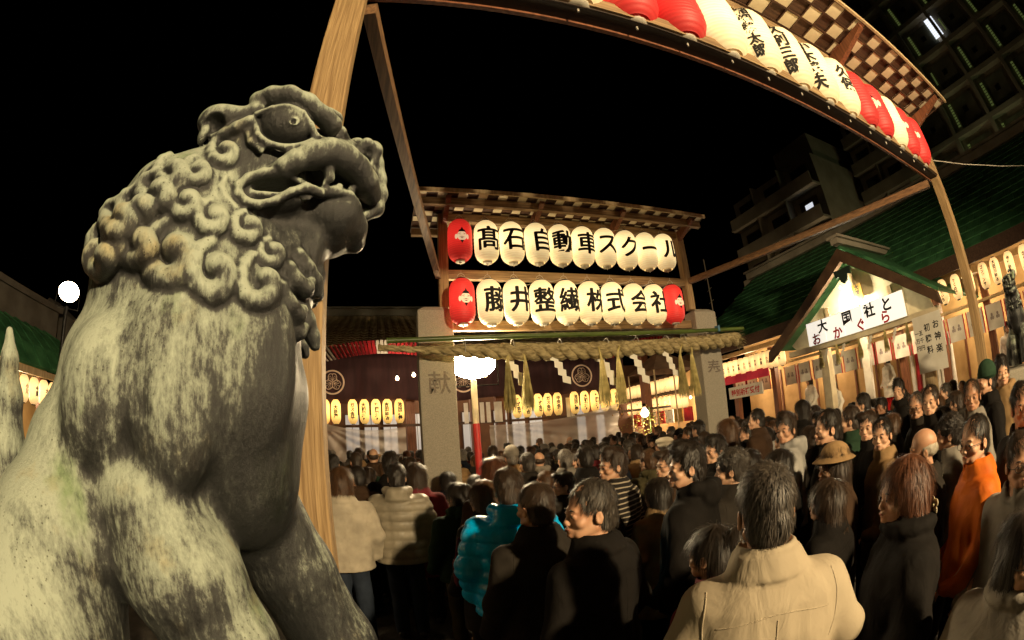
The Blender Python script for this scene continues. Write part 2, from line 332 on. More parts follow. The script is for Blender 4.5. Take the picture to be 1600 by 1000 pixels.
for r, (row, z) in enumerate(((row1, 4.50), (row2, 3.66))):
    for q, ((ch, rz), x) in enumerate(zip(row, x1r)):
        red = ch == 'FACE'
        tw = 'upper' if r == 0 else 'lower'
        if red: lb = ('red lantern with a smiling bearded face, alone at the start of the upper row' if r == 0 else
                      ('red lantern with a bearded face next to the stone gatepost by the floodlight' if x < 2 else 'red lantern with a bearded face at the far end of the lower row'))
        else: lb = '%s lantern of the %s gate rack row, glowing cream, lettered %s' % (ORD[q], tw, ch)
        big_lantern(x, LR, z + random.uniform(-.008, .008), ch, rz, lb, 'paper lanterns on the gate rack', red)
# near rack lanterns
nr = [(1.33, 1, ''), (1.71, 1, ''), (2.09, 0, ''), (2.47, 0, '稲畑勝太郎'), (2.86, 0, '久利三郎'), (3.24, 0, '小木茂夫'), (3.61, 0, '久保'), (3.97, 1, ''), (4.34, 1, 'FACE'), (4.71, 0, ''), (5.08, 1, 'FACE'), (5.46, 1, 'FACE'), (.95, 0, '')]
lbn = {1.33: 'plain red lantern at the very top edge of the overhead rack, first red one', 1.71: 'plain red lantern touching the first cream one on the overhead rack', 2.09: 'unlettered cream lantern between the red ones and the name 稲畑勝太郎',
       3.97: 'plain red lantern between a cream one and a faced one on the overhead rack', 4.71: 'plain cream lantern between two red faced lanterns on the overhead rack', .95: 'cream lantern just above the top edge beside the first red one',
       4.34: 'red faced lantern next to the plain red one on the overhead rack', 5.08: 'middle one of the three red faced lanterns on the overhead rack', 5.46: 'outermost red faced lantern at the low end of the overhead rack'}
for x, red, ch in nr:
    lb = lbn.get(x) or '%s lantern on the overhead rack from its big wooden post, cream, inked %s' % (ORD[nr.index((x, red, ch))], ch)
    big_lantern(x, 1.47, 4.49, ch, -(math.atan2(x, 1.46) - .22) if ch != '久保' else -.3, lb, 'paper lanterns on the overhead rack', bool(red), ch not in ('', 'FACE'))
# cables sagging between lantern hooks
for z, lb in ((4.86, 'thin pale flex looping along the upper lantern row'), (4.02, 'thin pale flex looping along the lower lantern row')):
    pts = []
    for i in range(len(x1r) - 1):
        for k in range(6):
            u = k / 6; pts.append((x1r[i] + (x1r[i + 1] - x1r[i]) * u, LR + .03, z - .05 * math.sin(PI * u) * (1 + .6 * ((i * 7) % 3))))
    tag(MB().tube(pts, .0035, 5).build('lantern_flex', M['wire']), lb, 'cable')
tag(MB().tube([(5.97, 1.5, 4.42), (6.6, 1.1, 4.36), (7.4, .55, 4.33), (8.6, -.3, 4.35)], .006, 5).build('guy_rope', M['wire']), 'thin white rope running from the rack post to the edge of the picture', 'rope')
M['stonef'] = pm('worn_carving', (.20, .17, .14), (.13, .11, .09), 40, .85, .3)
# ---------------------------------------------------------------- stone gate, rope, bamboo
def gatepost(x, wdt, dep, glyph, label, gm):
    t = empty('stone_gatepost', (x, 5.95, 0), label, 'gatepost')
    h = 3.62; c = wdt / 2; e = dep / 2
    b = MB(); b.box(-c, c, -e, e, 0, h); b.build('shaft', M['stone'], t, bevel=.012)
    MB().add([(-c + .01, -e + .01, h + .001), (c - .01, -e + .01, h + .001), (c - .01, e - .01, h + .001), (-c + .01, e - .01, h + .001), (-c * .6, -e * .6, h + .045), (c * .6, -e * .6, h + .045), (c * .6, e * .6, h + .045), (-c * .6, e * .6, h + .045)],
             [(0, 1, 5, 4), (1, 2, 6, 5), (2, 3, 7, 6), (3, 0, 4, 7), (4, 5, 6, 7), (3, 2, 1, 0)]).build('cap_stone', M['stone'], t)
    flat_text('carved_character', glyph, .30, gm, t, (0.02, -e - .002, h - .95), (PI / 2, 0, 0), .012)
    MB().box(-c - .12, c + .12, -e - .12, e + .12, 0, .18).build('plinth', M['stone'], t, bevel=.02)
gatepost(.74, .46, .28, '献', 'grey granite gatepost beside the blazing floodlight, lion dog side', M['stonef'])
gatepost(5.06, .46, .30, '奉', 'grey granite gatepost carved with 奉, rope end above it', M['stoned'])
# twisted straw rope
def rope_z(x): t = (x - 2.9) / 2.7; return 2.99 + .09 * t * t + .02 * t
rt = empty('straw_rope', (0, 0, 0), 'thick twisted straw rope slung across the gate under the lanterns', 'rope')
for k in range(3):
    pts = []; rs = []
    x = .0
    while x <= 5.46:
        th = min(1, max(.35, (x + .2) / 1.9)) * (1 if x < 5.1 else 1)
        a = x * 2 * PI / .52 + k * 2 * PI / 3
        R = .056 * th; pts.append((x, 5.55 + R * math.cos(a), rope_z(x) + R * math.sin(a))); rs.append(.066 * th * (1 + .06 * math.sin(x * 41 + k))); x += .025
    MB().tube(pts, rs, 9).build('rope_strand', M['rope'], rt)
fr = MB()
for i in range(260):
    a = random.random() * 2 * PI; r0 = .07 * random.random() ** .5; sp = random.uniform(.5, 1.9)
    p0 = Vector((5.44, 5.55 + r0 * math.cos(a), rope_z(5.45) + r0 * math.sin(a)))
    L = random.uniform(.06, .16); d = Vector((1, .45 * sp * math.cos(a), .45 * sp * math.sin(a) - .12)).normalized()
    fr.tube([p0, p0 + d * L * .5, p0 + d * L + Vector((0, 0, -.03))], [.003, .003, .0012], 3, False)
fr.build('frayed_end', M['rope'], rt)
for x in (1.05, 1.66, 2.3, 2.98, 3.46, 3.98, 4.3, 4.75):
    MB().tube([(x, 5.54 + .075 * math.cos(a), rope_z(x) + .06 + .1 * math.sin(a)) for a in [2 * PI * k / 14 for k in range(15)]], .005, 5).build('tie_cord', M['wire'], rt)
bt = empty('bamboo_pole', (0, 0, 0), 'green bamboo pole lying above the straw rope', 'pole')
pts = [(.1 + 5.55 * k / 40, 5.55, 3.155 + .11 * k / 40 + .012 * math.sin(k * .15)) for k in range(41)]
MB().tube(pts, [.031 if k % 6 else .036 for k in range(41)], 12).build('culm', M['bamboo'], bt)
MB().box(-.02, .02, -.045, .045, -.05, .05).build('blue_tie', pm('blue_twine', (.08, .2, .3), None, 9), bt, (5.05, 5.55, 3.26))
# paper streamers
def shide_mesh(w=.105, h=.11, n=4):
    b = MB(); x = 0; z = 0
    vs = []; fs = []
    for i in range(n):
        y = (-1) ** i * .006
        q = [(x, y, z), (x + w, y, z - .028), (x + w, y, z - h), (x, y, z - h + .028)]
        k = len(vs); vs += q; vs += [(a, c + .002, d) for a, c, d in q]
        fs += [(k, k + 1, k + 2, k + 3), (k + 7, k + 6, k + 5, k + 4), (k, k + 4, k + 5, k + 1), (k + 1, k + 5, k + 6, k + 2), (k + 2, k + 6, k + 7, k + 3), (k + 3, k + 7, k + 4, k)]
        x += w * .42; z -= h * .78
    b.add(vs, fs); return b
sm = shide_mesh().mesh('paper', M['paper'])
for i, x in enumerate((1.64, 2.20, 2.90, 3.38, 3.93)):
    lb = ['zigzag paper streamer hanging beside the floodlight', 'zigzag paper streamer hanging alone under 整', 'zigzag paper streamer hanging behind the middle pair of straw tassels',
          'zigzag paper streamer hanging between the middle straw tassels and the last streamer', 'zigzag paper streamer nearest the pillar carved 奉'][i]
    t = empty('paper_streamer', (x, 5.50 + (.1 if i in (0, 2) else 0), 2.965), lb, 'paper streamer', 'white paper streamers on the straw rope', random.uniform(-.25, .25))
    t.scale = (1.3 if i in (2, 3) else 1.12,) * 3
    link('zigzag_paper', sm, t, (-.06, 0, 0))
    MB().tube([(0, 0, 0), (0, 0, .08)], .003, 4).build('cord', M['wire'], t)
def tassel_mesh(n, seed, h=.6, w=.095):
    random.seed(seed); b = MB()
    for i in range(n):
        a = random.random() * 2 * PI; r = random.random() ** .5; L = h * random.uniform(.82, 1.05)
        dx, dy = math.cos(a) * r, math.sin(a) * r
        p = [(dx * .018, dy * .018, 0), (dx * .03, dy * .03, -.10 * h), (dx * w * .55, dy * w * .55, -L * .5), (dx * w * random.uniform(.8, 1.05), dy * w * random.uniform(.8, 1.05), -L)]
        b.tube(p, [.003, .003, .003, .0018], 3, False)
    return b.mesh('straw_strands', M['straw'])
tm = [tassel_mesh(190, s) for s in (1, 2)]
for i, x in enumerate((1.56, 1.79, 2.85, 3.10, 4.15, 4.37)):
    lb = ['straw tassel nearest the blazing floodlight', 'straw tassel just past the floodlight, second of its pair', 'straw tassel overlapping a paper streamer, first of the middle pair', 'straw tassel second of the middle pair, under 式',
          'straw tassel beside the last paper streamer, first of the outer pair', 'straw tassel touching the gatepost carved 奉'][i]
    t = empty('straw_tassel', (x, 5.47, 2.86), lb, 'straw tassel', 'straw tassels on the gate rope', i * 1.1)
    link('straw_strands', tm[i % 2], t)
    MB().tube([(0, .06, .16), (.012, .01, .08), (0, 0, -.04)], [.014, .018, .022], 8).build('twisted_stem', M['straw'], t)
    MB().lathe([(.02, -.05), (.026, -.06), (.026, -.075), (.02, -.085)], 10).build('binding', M['wire'], t)
# ---------------------------------------------------------------- floodlights
def floodlight(x, y, hz, label, pole_mats, power_m, face=(0, -1), wd=.5, ht=.32):
    rz = math.atan2(face[0], -face[1])
    t = empty('floodlight', (x, y, 0), label, 'floodlight', rz=rz)
    z = 0
    for m, z1, r in pole_mats: MB().tube([(0, .0, z), (0, 0, z1)], r, 12).build('pole', m, t); z = z1 + .001
    def dish(prof, nme, m):
        b = MB().lathe(prof, 28); b.v = [(x * wd, y_, hz + z_ * ht) for x, z_, y_ in b.v]; return b.build(nme, m, t)
    dish([(.001, .16), (.30, .14), (.47, .04), (.50, -.03), (.485, -.03)], 'housing', M['blackmetal'])
    dish([(.48, -.025), (.40, -.055), (.25, -.075), (.001, -.085)], 'lamp_glass', power_m)
    MB().tube([(-wd / 2 - .02, .05, hz), (-wd / 2 - .02, .05, hz - ht / 2 - .08), (wd / 2 + .02, .05, hz - ht / 2 - .08), (wd / 2 + .02, .05, hz)], .012, 6).build('yoke', M['blackmetal'], t)
    return t
M['lampA'] = emis('floodlight_glass_gate', (1.0, .78, .46), 250)
M['lampB'] = emis('floodlight_glass_side', (1.0, .80, .50), 70)
pw_ = pm('white_pole_paint', (.7, .6, .4), None, 5, .4); pr_ = pm('red_pole_paint', (.5, .03, .03), None, 5, .4)
floodlight(1.30, 6.32, 2.98, 'blazing white floodlight on a red and white pole behind the gate', [(pr_, 2.15, .05), (pw_, 2.76, .045)], M['lampA'], (-.15, -1), .66, .44)
floodlight(-5.28, 6.01, 3.98, 'blazing floodlight on a pole behind the back of the lion dog', [(M['blackmetal'], 3.75, .04)], M['lampB'], (.55, -.6), .42, .34)
# festival floodlight behind the photographer: lights the statue and the backs of the crowd
kl = bpy.data.lights.new('key_flood', 'SPOT'); kl.energy = 3400; kl.color = (1.0, .75, .42); kl.spot_size = math.radians(150); kl.spot_blend = .5; kl.shadow_soft_size = .14
ko = bpy.data.objects.new('key_flood', kl); COL.objects.link(ko); ko.location = (2.7, -4.2, 4.1)
ko.rotation_euler = (Vector((.8, 2.6, 2.4)) - ko.location).to_track_quat('-Z', 'Y').to_euler()
t = floodlight(2.75, -4.45, 4.25, 'festival floodlight on its pole behind the photographer', [(M['blackmetal'], 4.2, .04)], M['bulb'], (.3, -1), .4, .3)
def bulb(x, y, z, label, energy=0, col=(1, .72, .42), r=.05, soft=.12):
    t = empty('lamp_bulb', (x, y, z), label, 'lamp', 'bare bulbs lighting the shrine buildings')
    MB().lathe([(.001, -r), (r * .7, -r * .7), (r, 0), (r * .7, r * .7), (r * .3, r * 1.2), (r * .3, r * 1.5)], 12).build('glass', M['bulb'], t)
    MB().lathe([(r * .35, r * 1.4), (r * .4, r * 2.2), (.001, r * 2.3)], 10).build('socket', M['blackmetal'], t)
    if energy:
        l = bpy.data.lights.new('bulb_light', 'POINT'); l.energy = energy; l.color = col; l.shadow_soft_size = soft
        o = bpy.data.objects.new('bulb_light', l); COL.objects.link(o); o.parent = t; o.location = (0, 0, -r * 1.5 - soft)
    return t
# ---------------------------------------------------------------- main hall beyond the gate
SK = lantern_kit(0.72, 0.145, 14, 10, False)
def slab_lantern(x, y, z, txt, rz, label, group, matl, kit=SK, tx=.13):
    t = empty('paper_lantern', (x, y, z), label, 'paper lantern', group, rz)
    link('shell', kit['shell'], t, mat=matl); link('top_cap', kit['cap'], t, mat=M['blackmetal']); link('bottom_ring', kit['ring'], t, mat=M['blackmetal'])
    if txt:
        vs, fs = text_mesh(txt, tx, .05, 0, True, .98)
        key = ('w', txt, tx)
        if key not in FACE: FACE[key] = wrap_mesh(vs, fs, kit['rad'], .06, M['black'])
        link('lettering', FACE[key], t)
    return t
hall = empty('shrine_hall', (0, 0, 0), 'main shrine hall beyond the gate, tiled roof and dark crested curtain', 'shrine hall')
rf = MB()
e0, e1, r0, r1 = 12.6, 19.0, 4.5, 7.0
roofp = MB().prism([(12.4, 4.42), (19.0, 6.98), (25, 4.6), (25, 4.4), (19, 6.8), (12.4, 4.28)], -7.6, 11.4, 'x').build('roof', M['darkwood'], hall)
tl = MB().add([(-.13, 0, 0), (.13, 0, 0), (.13, .34, .0), (-.13, .34, .0), (-.13, 0, .03), (.13, 0, .03), (.13, .34, .012), (-.13, .34, .012), (0, 0, .06), (0, .34, .035)],
              [(4, 8, 9, 7), (8, 5, 6, 9), (0, 1, 5, 8, 4), (0, 4, 7, 3), (1, 2, 6, 5)])
tme = tl.mesh('roof_tile', M['rooftile'])
ang = math.atan2(2.56, 6.6)
alltiles = MB(); cnt = 0
for j in range(21):
    for i in range(70):
        x = -7.4 + i * .268; s_ = j * .335; y = 12.42 + s_ * math.cos(ang); z = 4.43 + s_ * math.sin(ang)
        if -2.2 < x < 1.6 and j > 4 and cnt < 290:
            link('roof_tile', tme, roofp, (x, y, z), (ang, 0, 0)); cnt += 1
        else:
            mtx = Matrix.Translation((x, y, z)) @ Matrix.Rotation(ang, 4, 'X')
            alltiles.add([mtx @ Vector(v) for v in tl.v], tl.f)
o = alltiles.build('roof_tile_field', M['rooftile'], hall); o['kind'] = 'stuff'
MB().box(-7.6, 11.4, 18.85, 19.15, 6.99, 7.12).box(-7.6, 11.4, 18.9, 19.1, 7.121, 7.2).build('roof_ridge', M['concrete'], hall)
MB().box(-7.6, 11.4, 18.82, 19.18, 7.3, 7.36).box(-7.6, 11.4, 18.95, 19.05, 7.2, 7.3).build('ridge_cap', M['concrete'], hall)
MB().box(-7.0, 11, 17.4, 17.6, 0, 4.4).build('rear_wall', pm('inner_wall', (.16, .08, .045), (.10, .05, .03), 2, .8), hall)
MB().box(-7.0, 11, 14.3, 17.39, 0, .55).build('veranda', M['woodx'], hall)
for x in (-5.4, -3.2, -1.62, .93, 2.95, 3.75, 6.9, 9.2):
    MB().box(x - .14, x + .14, 14.3, 14.58, .0, 4.4).build('post', M['redwood'], hall)
MB().box(-7, 11, 14.28, 14.34, 2.33, 2.41).build('lantern_rail', M['darkwood'], hall)
lw = emis('lit_window_pane', (.74, .72, .70), .30, (.4, .42, .45)); 
for x in (-4.6, -2.4, -1.05, -.35, .35, 1.35, 2.1, 2.45, 3.3, 4.5, 5.2, 5.9, 7.9, 8.6):
    f = MB().box(x - .28, x + .28, 17.3, 17.38, .9, 2.9).build('window', M['darkwood'], hall)
    for k in (0, 1): MB().box(x - .25 + .26 * k, x - .01 + .26 * k, 17.26, 17.29, .95 + (k * 13 % 3) * .1, 2.85).build('pane', lw, f)
# white paper panels hung among the lanterns
for i, x in enumerate((1.22, 1.40, 1.78, 1.98, 2.55, 3.05, 3.25, 3.5, 3.62, 5.9, 6.05)):
    tag(MB().box(x, x + .13, 14.12, 14.13, 2.35, 2.98).build('hanging_banner', M['white']), '%s narrow white paper banner from the wooden post side under the crested curtain' % ORD[i], 'banner', 'white paper banners of the hall')
# curtain with crests
cur = empty('crested_curtain', (0, 14.0, 0), 'long dark purple curtain with pale round crests across the hall front', 'curtain')
cm = MB(); n = 160; vs = []
for j in range(9):
    for i in range(n + 1):
        x = -6.5 + 14.6 * i / n; u = j / 8; sag = .10 * math.sin((x + .6) * 1.55) * (1 - u)
        zt = 4.52; zb = 3.08 + .05 * math.sin(x * 2.1 + .5)
        vs.append((x, .05 * math.sin(x * 9 + j * .4) * u * .6, zb + (zt - zb) * (1 - u)))
cm.add(vs, [(j * (n + 1) + i, j * (n + 1) + i + 1, (j + 1) * (n + 1) + i + 1, (j + 1) * (n + 1) + i) for j in range(8) for i in range(n)], True)
co = cm.build('cloth', M['purple'], cur); sdm = co.modifiers.new('s', 'SOLIDIFY'); sdm.thickness = .006
def crest(x, z, R, y=-.06):
    b = MB(); n = 40
    def annulus(cx, cz, r0, r1, n=40, a0=0, a1=2 * PI):
        vs = [(cx + r * math.cos(a0 + (a1 - a0) * k / n), yy, cz + r * math.sin(a0 + (a1 - a0) * k / n)) for yy in (y, y + .008) for r in (r0, r1) for k in range(n + 1)]
        m = n + 1
        b.add(vs, [(k, k + 1, m + k + 1, m + k) for k in range(n)])
    annulus(0, 0, R * .87, R)
    for q in range(3):
        a = PI / 2 + q * 2 * PI / 3; cx, cz = R * .40 * math.cos(a), R * .40 * math.sin(a)
        pts = []
        for k in range(41):
            tt = 2 * PI * k / 40; hr = .36 * R * (1 - .28 * math.cos(tt) ** 8 * (1 if math.cos(tt) > 0 else 0))
            pts.append((cx + hr * math.cos(tt + a), y, cz + hr * math.sin(tt + a)))
        b.tube(pts, R * .028, 4, False)
        for v in range(-2, 3):
            aa = a + PI + v * .5; c0 = Vector((cx - .28 * R * math.cos(a), y, cz - .28 * R * math.sin(a)))
            aa = a + v * .42; b.tube([c0, c0 + Vector((math.cos(aa), 0, math.sin(aa))) * R * .45 * (1 - .08 * abs(v)), c0 + Vector((math.cos(aa + .3 * v), 0, math.sin(aa + .3 * v))) * R * .52 * (1 - .1 * abs(v))], R * .02, 4, False)
    b.build('crest', M['crest'], cur, (x, 0, z))
for x in (-5.3, -1.41, 2.55, 6.47): crest(x, 3.66, .37)
# red and white awning ribs, gathered above the curtain
aw = empty('striped_awning', (0, 0, 0), 'gathered red and white striped awning above the crested curtain', 'awning')
for x0, x1, cx in ((-6.0, -.15, -3.0), (-2.2, 1.9, -.1), (4.4, 9.6, 7.3)):
    b = MB()
for i in range(150):
    x = -6.2 + i * .105
    if 2.0 < x < 6.3: continue
    ph = ((x + 1.9) % 4.2) / 4.2; zz = 4.36 + .30 * math.sin(PI * ph)
    fan = (ph - .5) * .9
    m = M['white'] if (i % 14) in (3, 4, 5) else M['red']
    MB().beam((x + fan * .5, 12.2, zz - .10), (x - fan * .3, 12.36, zz - .43), .088, .012).build('stripe', m, aw)
words_ = ['大島屋', '小林商店', 'ガス会社', '宮脇銀行', '吉田商店', '株式会社', '池田証券', '中央会館', '大和銀行', '協同組合']
L1 = [(-5.9, 0), (-5.4, 1), (-4.5, 2), (-4.1, 3), (-2.9, 4), (-2.5, 5), (-1.66, 8), (-1.33, 0), (-.82, 2), (-.47, 8), (-.12, 3), (.22, 4), (.58, 6), (4.20, 5), (4.52, 9), (4.90, 5), (5.22, 2), (5.56, 7), (6.15, 6), (6.52, 8), (6.88, 3), (7.25, 4), (7.62, 1)]
for i, (x, k) in enumerate(L1):
    slab_lantern(x, 14.0, 2.79, words_[k], random.uniform(-.2, .2), '%s amber lantern from the wooden post under the crested curtain, inked %s' % (ORD[i], words_[k]), 'amber lanterns under the crested curtain', M['lit_yellow'])
# translucent sheets
sheetm = bpy.data.materials.new('clear_vinyl'); sheetm.use_nodes = True
_t = sheetm.node_tree; _b = _t.nodes['Principled BSDF']; _b.inputs['Base Color'].default_value = (.8, .74, .66, 1); _b.inputs['Roughness'].default_value = .25; _b.inputs['Alpha'].default_value = .42
def sheet(P, label):
    """hanging vinyl sheet: corner points a(top left) b(top right) c(bottom right) d(bottom left)"""
    a, b, c, d = [Vector(p) for p in P]; n = 40; vs = []; k0 = 24
    for j in range(k0 + 1):
        v = j / k0
        for i in range(n + 1):
            u = i / n; p = (a * (1 - u) + b * u) * (1 - v) + (d * (1 - u) + c * u) * v
            p.z -= .14 * math.sin(PI * u) * (1 - v); p.y += .03 * math.sin(u * 22 + v * 9) + .05 * math.sin(math.atan2(v + .02, u + .02) * 18)
            vs.append(p)
    o = MB().add(vs, [(j * (n + 1) + i, j * (n + 1) + i + 1, (j + 1) * (n + 1) + i + 1, (j + 1) * (n + 1) + i) for j in range(k0) for i in range(n)], True).build('vinyl_sheet', sheetm)
    tag(o, label, 'plastic sheet')
sheet(((-1.75, 13.6, 2.46), (.72, 13.6, 2.30), (.72, 13.6, 1.2), (-1.75, 13.6, 1.2)), 'clear vinyl sheet stretched behind the crowd next to the big wooden post')
sheet(((3.2, 13.6, 2.25), (7.5, 13.6, 2.62), (7.5, 13.6, 1.2), (3.2, 13.6, 1.2)), 'clear vinyl sheet rising to a corner between the floodlight and the middle straw tassels')
bulb(.47, 11.9, 3.50, 'small bright bulb in front of the dark curtain near the gatepost', 90)
bulb(.90, 11.9, 3.58, 'small bright bulb just behind the edge of the gatepost', 20)
bulb(2.8, 12.0, 3.55, 'small bright bulb seen next to the floodlight', 60)
bulb(-3.2, 15.8, 3.9, 'bulb inside the main hall, lion dog side', 150); bulb(1.5, 15.8, 3.9, 'bulb inside the main hall behind the floodlight', 150); bulb(5.5, 15.8, 3.9, 'bulb inside the main hall behind the vinyl sheet', 150)
bulb(8.1, 12.9, 2.2, 'glowing bulb behind the corner of the vinyl sheet', 70, r=.14, soft=.15)
# ---------------------------------------------------------------- right hall, along X = 10.8
HX = 10.8
rh = empty('side_hall', (0, 0, 0), 'long side hall with green roof, lanterns along its eaves', 'shrine hall')
MB().prism([(9.9, 3.95), (14.2, 6.95), (18.5, 4.0), (18.5, 3.85), (14.2, 6.7), (9.9, 3.72)], -7, 12.9, 'y').build('roof', M['darkwood'], rh)
ang2 = math.atan2(3.0, 4.3); cw = .44
tb = MB()
base = [(0, -.21, 0), (.42, -.21, 0), (.42, .21, 0), (0, .21, 0), (0, -.21, .035), (.42, -.21, .012), (.42, .21, .012), (0, .21, .035)]
bf = [(4, 5, 6, 7), (0, 4, 7, 3), (0, 1, 5, 4), (2, 3, 7, 6), (1, 2, 6, 5)]
sme = MB().add(base, bf).mesh('roof_tile', M['roofgreen']); cnt = 0; rparent = [c for c in rh.children if c.name.startswith('roof')][0]
for j in range(13):
    for i in range(46):
        y = -6.9 + .43 * i + (.2 if j % 2 else 0); s_ = j * .405; x = 9.9 + s_ * math.cos(ang2); z = 3.965 + s_ * math.sin(ang2)
        if y > 12.7: continue
        mtx = Matrix.Translation((x, y, z)) @ Matrix.Rotation(-ang2, 4, 'Y')
        if cnt < 295 and -1 < y < 12 and (j + i) % 2 == 0: o = link('roof_tile', sme, rparent); o.matrix_local = mtx; cnt += 1
        else: tb.add([mtx @ Vector(v) for v in base], bf)
o = tb.build('roof_tile_field', M['roofgreen'], rh); o['kind'] = 'stuff'
MB().box(14.0, 14.4, -7.1, 13.0, 6.96, 7.2).box(13.9, 14.5, -7.15, 13.05, 7.21, 7.28).build('roof_ridge', M['concrete'], rh)
MB().box(9.86, 9.9, -7, 12.9, 3.68, 3.98).build('eave_board', M['darkwood'], rh)
MB().box(10.75, 10.9, -7, 12.5, 3.62, 3.75).build('head_beam', M['palewood'], rh)
MB().box(10.6, 10.75, -7, 12.5, 2.98, 3.04).build('lantern_rail', M['palewood'], rh)
iw = pm('warm_inner_wall', (.55, .36, .16), (.40, .25, .10), 2, .8)
MB().box(12.6, 12.75, -7, 12.5, 0, 4.2).build('inner_wall', iw, rh)
for y in [-6 + .8 * k for k in range(22)]: MB().box(12.55, 12.6, y - .03, y + .03, .9, 3.0).build('wall_batten', M['redwood'], rh)
MB().box(10.9, 12.59, -7, 12.5, 0, .8).build('raised_floor', M['woody'], rh)
for y in (-4.5, -2.0, .4, 2.35, 3.75, 5.0, 7.6, 9.6, 11.4, 12.4):
    MB().box(10.82, 11.0, y - .09, y + .09, .81, 3.6).build('post', M['redwood'], rh)
# white cloth squares edged in red, each hung as its own banner
bm_ = empty('door_banner', (0, 0, 0)); bpy.data.objects.remove(bm_)
me_w = MB().box(-.002, .002, -.235, .235, -.26, .26).mesh('cloth', M['white'])
me_r = MB().box(-.004, .004, -.015, .015, -.27, .27).mesh('red_edging', M['red'])
def petals(r=.05):
    b = MB()
    for cy in (0,):
        for k in range(3):
            a = PI / 2 + k * 2 * PI / 3
            b.add([(-.006, cy + .028 * math.cos(a) + r * .6 * math.cos(q * PI / 5), .028 * 1.6 * math.sin(a) + r * .75 * math.sin(q * PI / 5)) for q in range(10)], [tuple(range(10))])
    return b.mesh('printed_crest', pm('grey_print', (.35, .3, .3), None, 5))
me_p = petals()
for i, y in enumerate([-3.9 + .55 * k for k in range(28)]):
    if 9.0 < y < 9.6: continue
    t = empty('door_banner', (10.66, y, 2.62), '%s red edged white cloth square along the side hall, from the picture edge' % ORD[i], 'cloth banner', 'white cloth squares of the side hall', random.uniform(-.08, .08))
    link('cloth', me_w, t); link('red_edging', me_r, t, (0, -.23, 0)); link('red_edging', me_r, t, (0, .23, 0)); link('printed_crest', me_p, t, (0, -.08, 0)); link('printed_crest', me_p, t, (0, .08, 0))
names2 = ['くうたいち', 'みくの城', 'ゴンゲンヤ', 'ゴンゲンヤ', '大田川商店', '今宮商店', 'さくら', '有田川']
SK2 = lantern_kit(0.52, 0.125, 16, 14, False)
ys = [3.30, 2.92, 2.55, 2.13, 1.80, 1.40, .98, .56, .14, -.3, -.8]
for i, y in enumerate(ys):
    lb = '%s cream lantern from the pavilion under the side hall eaves, inked %s' % (ORD[i], names2[i % 8])
    slab_lantern(10.3, y, 3.42, names2[i % 8], -PI / 2, lb, 'lanterns under the side hall eaves', M['lit_small'], SK2, .085)
for i in range(11):
    y = 8.75 + .25 * i
    slab_lantern(10.35, y, 3.18, ['大木', '山川', '小川', '今里'][i % 4], -PI / 2, '%s small lantern from the pavilion in the row towards the gatepost' % ORD[i], 'lanterns between the gatepost and the pavilion', M['lit_small'], SK2, .1)
# ---------------------------------------------------------------- kagura pavilion
pv = empty('dance_pavilion', (0, 0, 0), 'gabled pavilion with bright white signboard projecting from the side hall', 'pavilion')
PX = 9.0; pk = (5.12, 4.78); el = (7.80, 3.12); er = (2.95, 3.22)
for (y0, z0), nme in ((el, 'l'), (er, 'r')):
    MB().prism([(pk[0], pk[1] + .14), (y0, z0 + .12), (y0, z0 + .05), (pk[0], pk[1] + .06)], PX - .11, 13.2, 'x').build('roof_slope', M['roofgreen'], pv)
    MB().prism([(pk[0], pk[1] + .05), (y0, z0 + .04), (y0 + (.05 if y0 > 5 else -.05), z0 - .20), (pk[0], pk[1] - .24)], PX - .26, PX - .12, 'x').build('barge_board', M['bargewood'], pv)
    s = 1 if y0 > 5 else -1
    for j in range(8):
        for i in range(10):
            u = (j + .5) / 8; y = pk[0] + (y0 - pk[0]) * u; z = pk[1] + .145 + (z0 - pk[1] - .02) * u; a = math.atan2(z0 - pk[1], y0 - pk[0])
            MB_ = Matrix.Translation((PX - .08 + i * .42 + .2, y, z)) @ Matrix.Rotation(a if s > 0 else a, 4, 'X')
            if (i, j) == (0, 0) and s > 0: ptm = MB().box(-.2, .2, -.19, .19, 0, .022).mesh('roof_tile', M['roofgreen'])
            o = link('roof_tile', ptm, pv); o.matrix_local = MB_
MB().box(PX - .3, 13.2, pk[0] - .1, pk[0] + .1, pk[1] + .15, pk[1] + .27).box(PX - .34, 13.2, pk[0] - .17, pk[0] + .17, pk[1] + .271, pk[1] + .33).build('roof_ridge', M['concrete'], pv)
MB().prism([(pk[0], pk[1] - .3), (7.3, 3.2), (7.1, 3.0), (3.2, 3.0), (3.3, 3.25)], PX + .12, PX + .17, 'x').build('gable_panel', M['cream'], pv)
for y in (4.2, 5.12, 6.0): MB().box(PX + .06, PX + .119, y - .05, y + .05, 3.4, min(4.4, pk[1] - .45 - abs(y - 5.12) * .62)).build('gable_strut', M['palewood'], pv)
MB().box(PX - .12, PX + .1, 3.05, 7.25, 2.92, 3.04).build('tie_beam', M['cream'], pv)
MB().prism([(5.36, 4.38), (4.88, 4.38), (4.92, 4.22), (5.0, 4.25), (5.03, 4.12), (5.12, 4.06), (5.21, 4.12), (5.24, 4.25), (5.32, 4.22)], PX - .29, PX - .25, 'x').build('gable_pendant', pm('dark_green_pendant', (.012, .03, .022), None, 6), pv)
pl = MB().box(PX - .02, PX + .02, 4.86, 5.12, 3.68, 4.02).build('name_plaque', M['gold'], pv); flat_text('lettering', '大国', .12, M['black'], pl, (PX - .024, 4.99, 3.89), (PI / 2, 0, -PI / 2), .03, True)
for y, wd, m in ((6.28, .11, M['cream']), (3.55, .11, M['palewood'])): MB().box(PX + .0, PX + .22, y - wd, y + wd, 0, 2.91).build('column', m, pv)
MB().box(PX + 1.1, PX + 1.2, 5.62, 5.84, 0, 3.3).build('column', M['white'], pv)
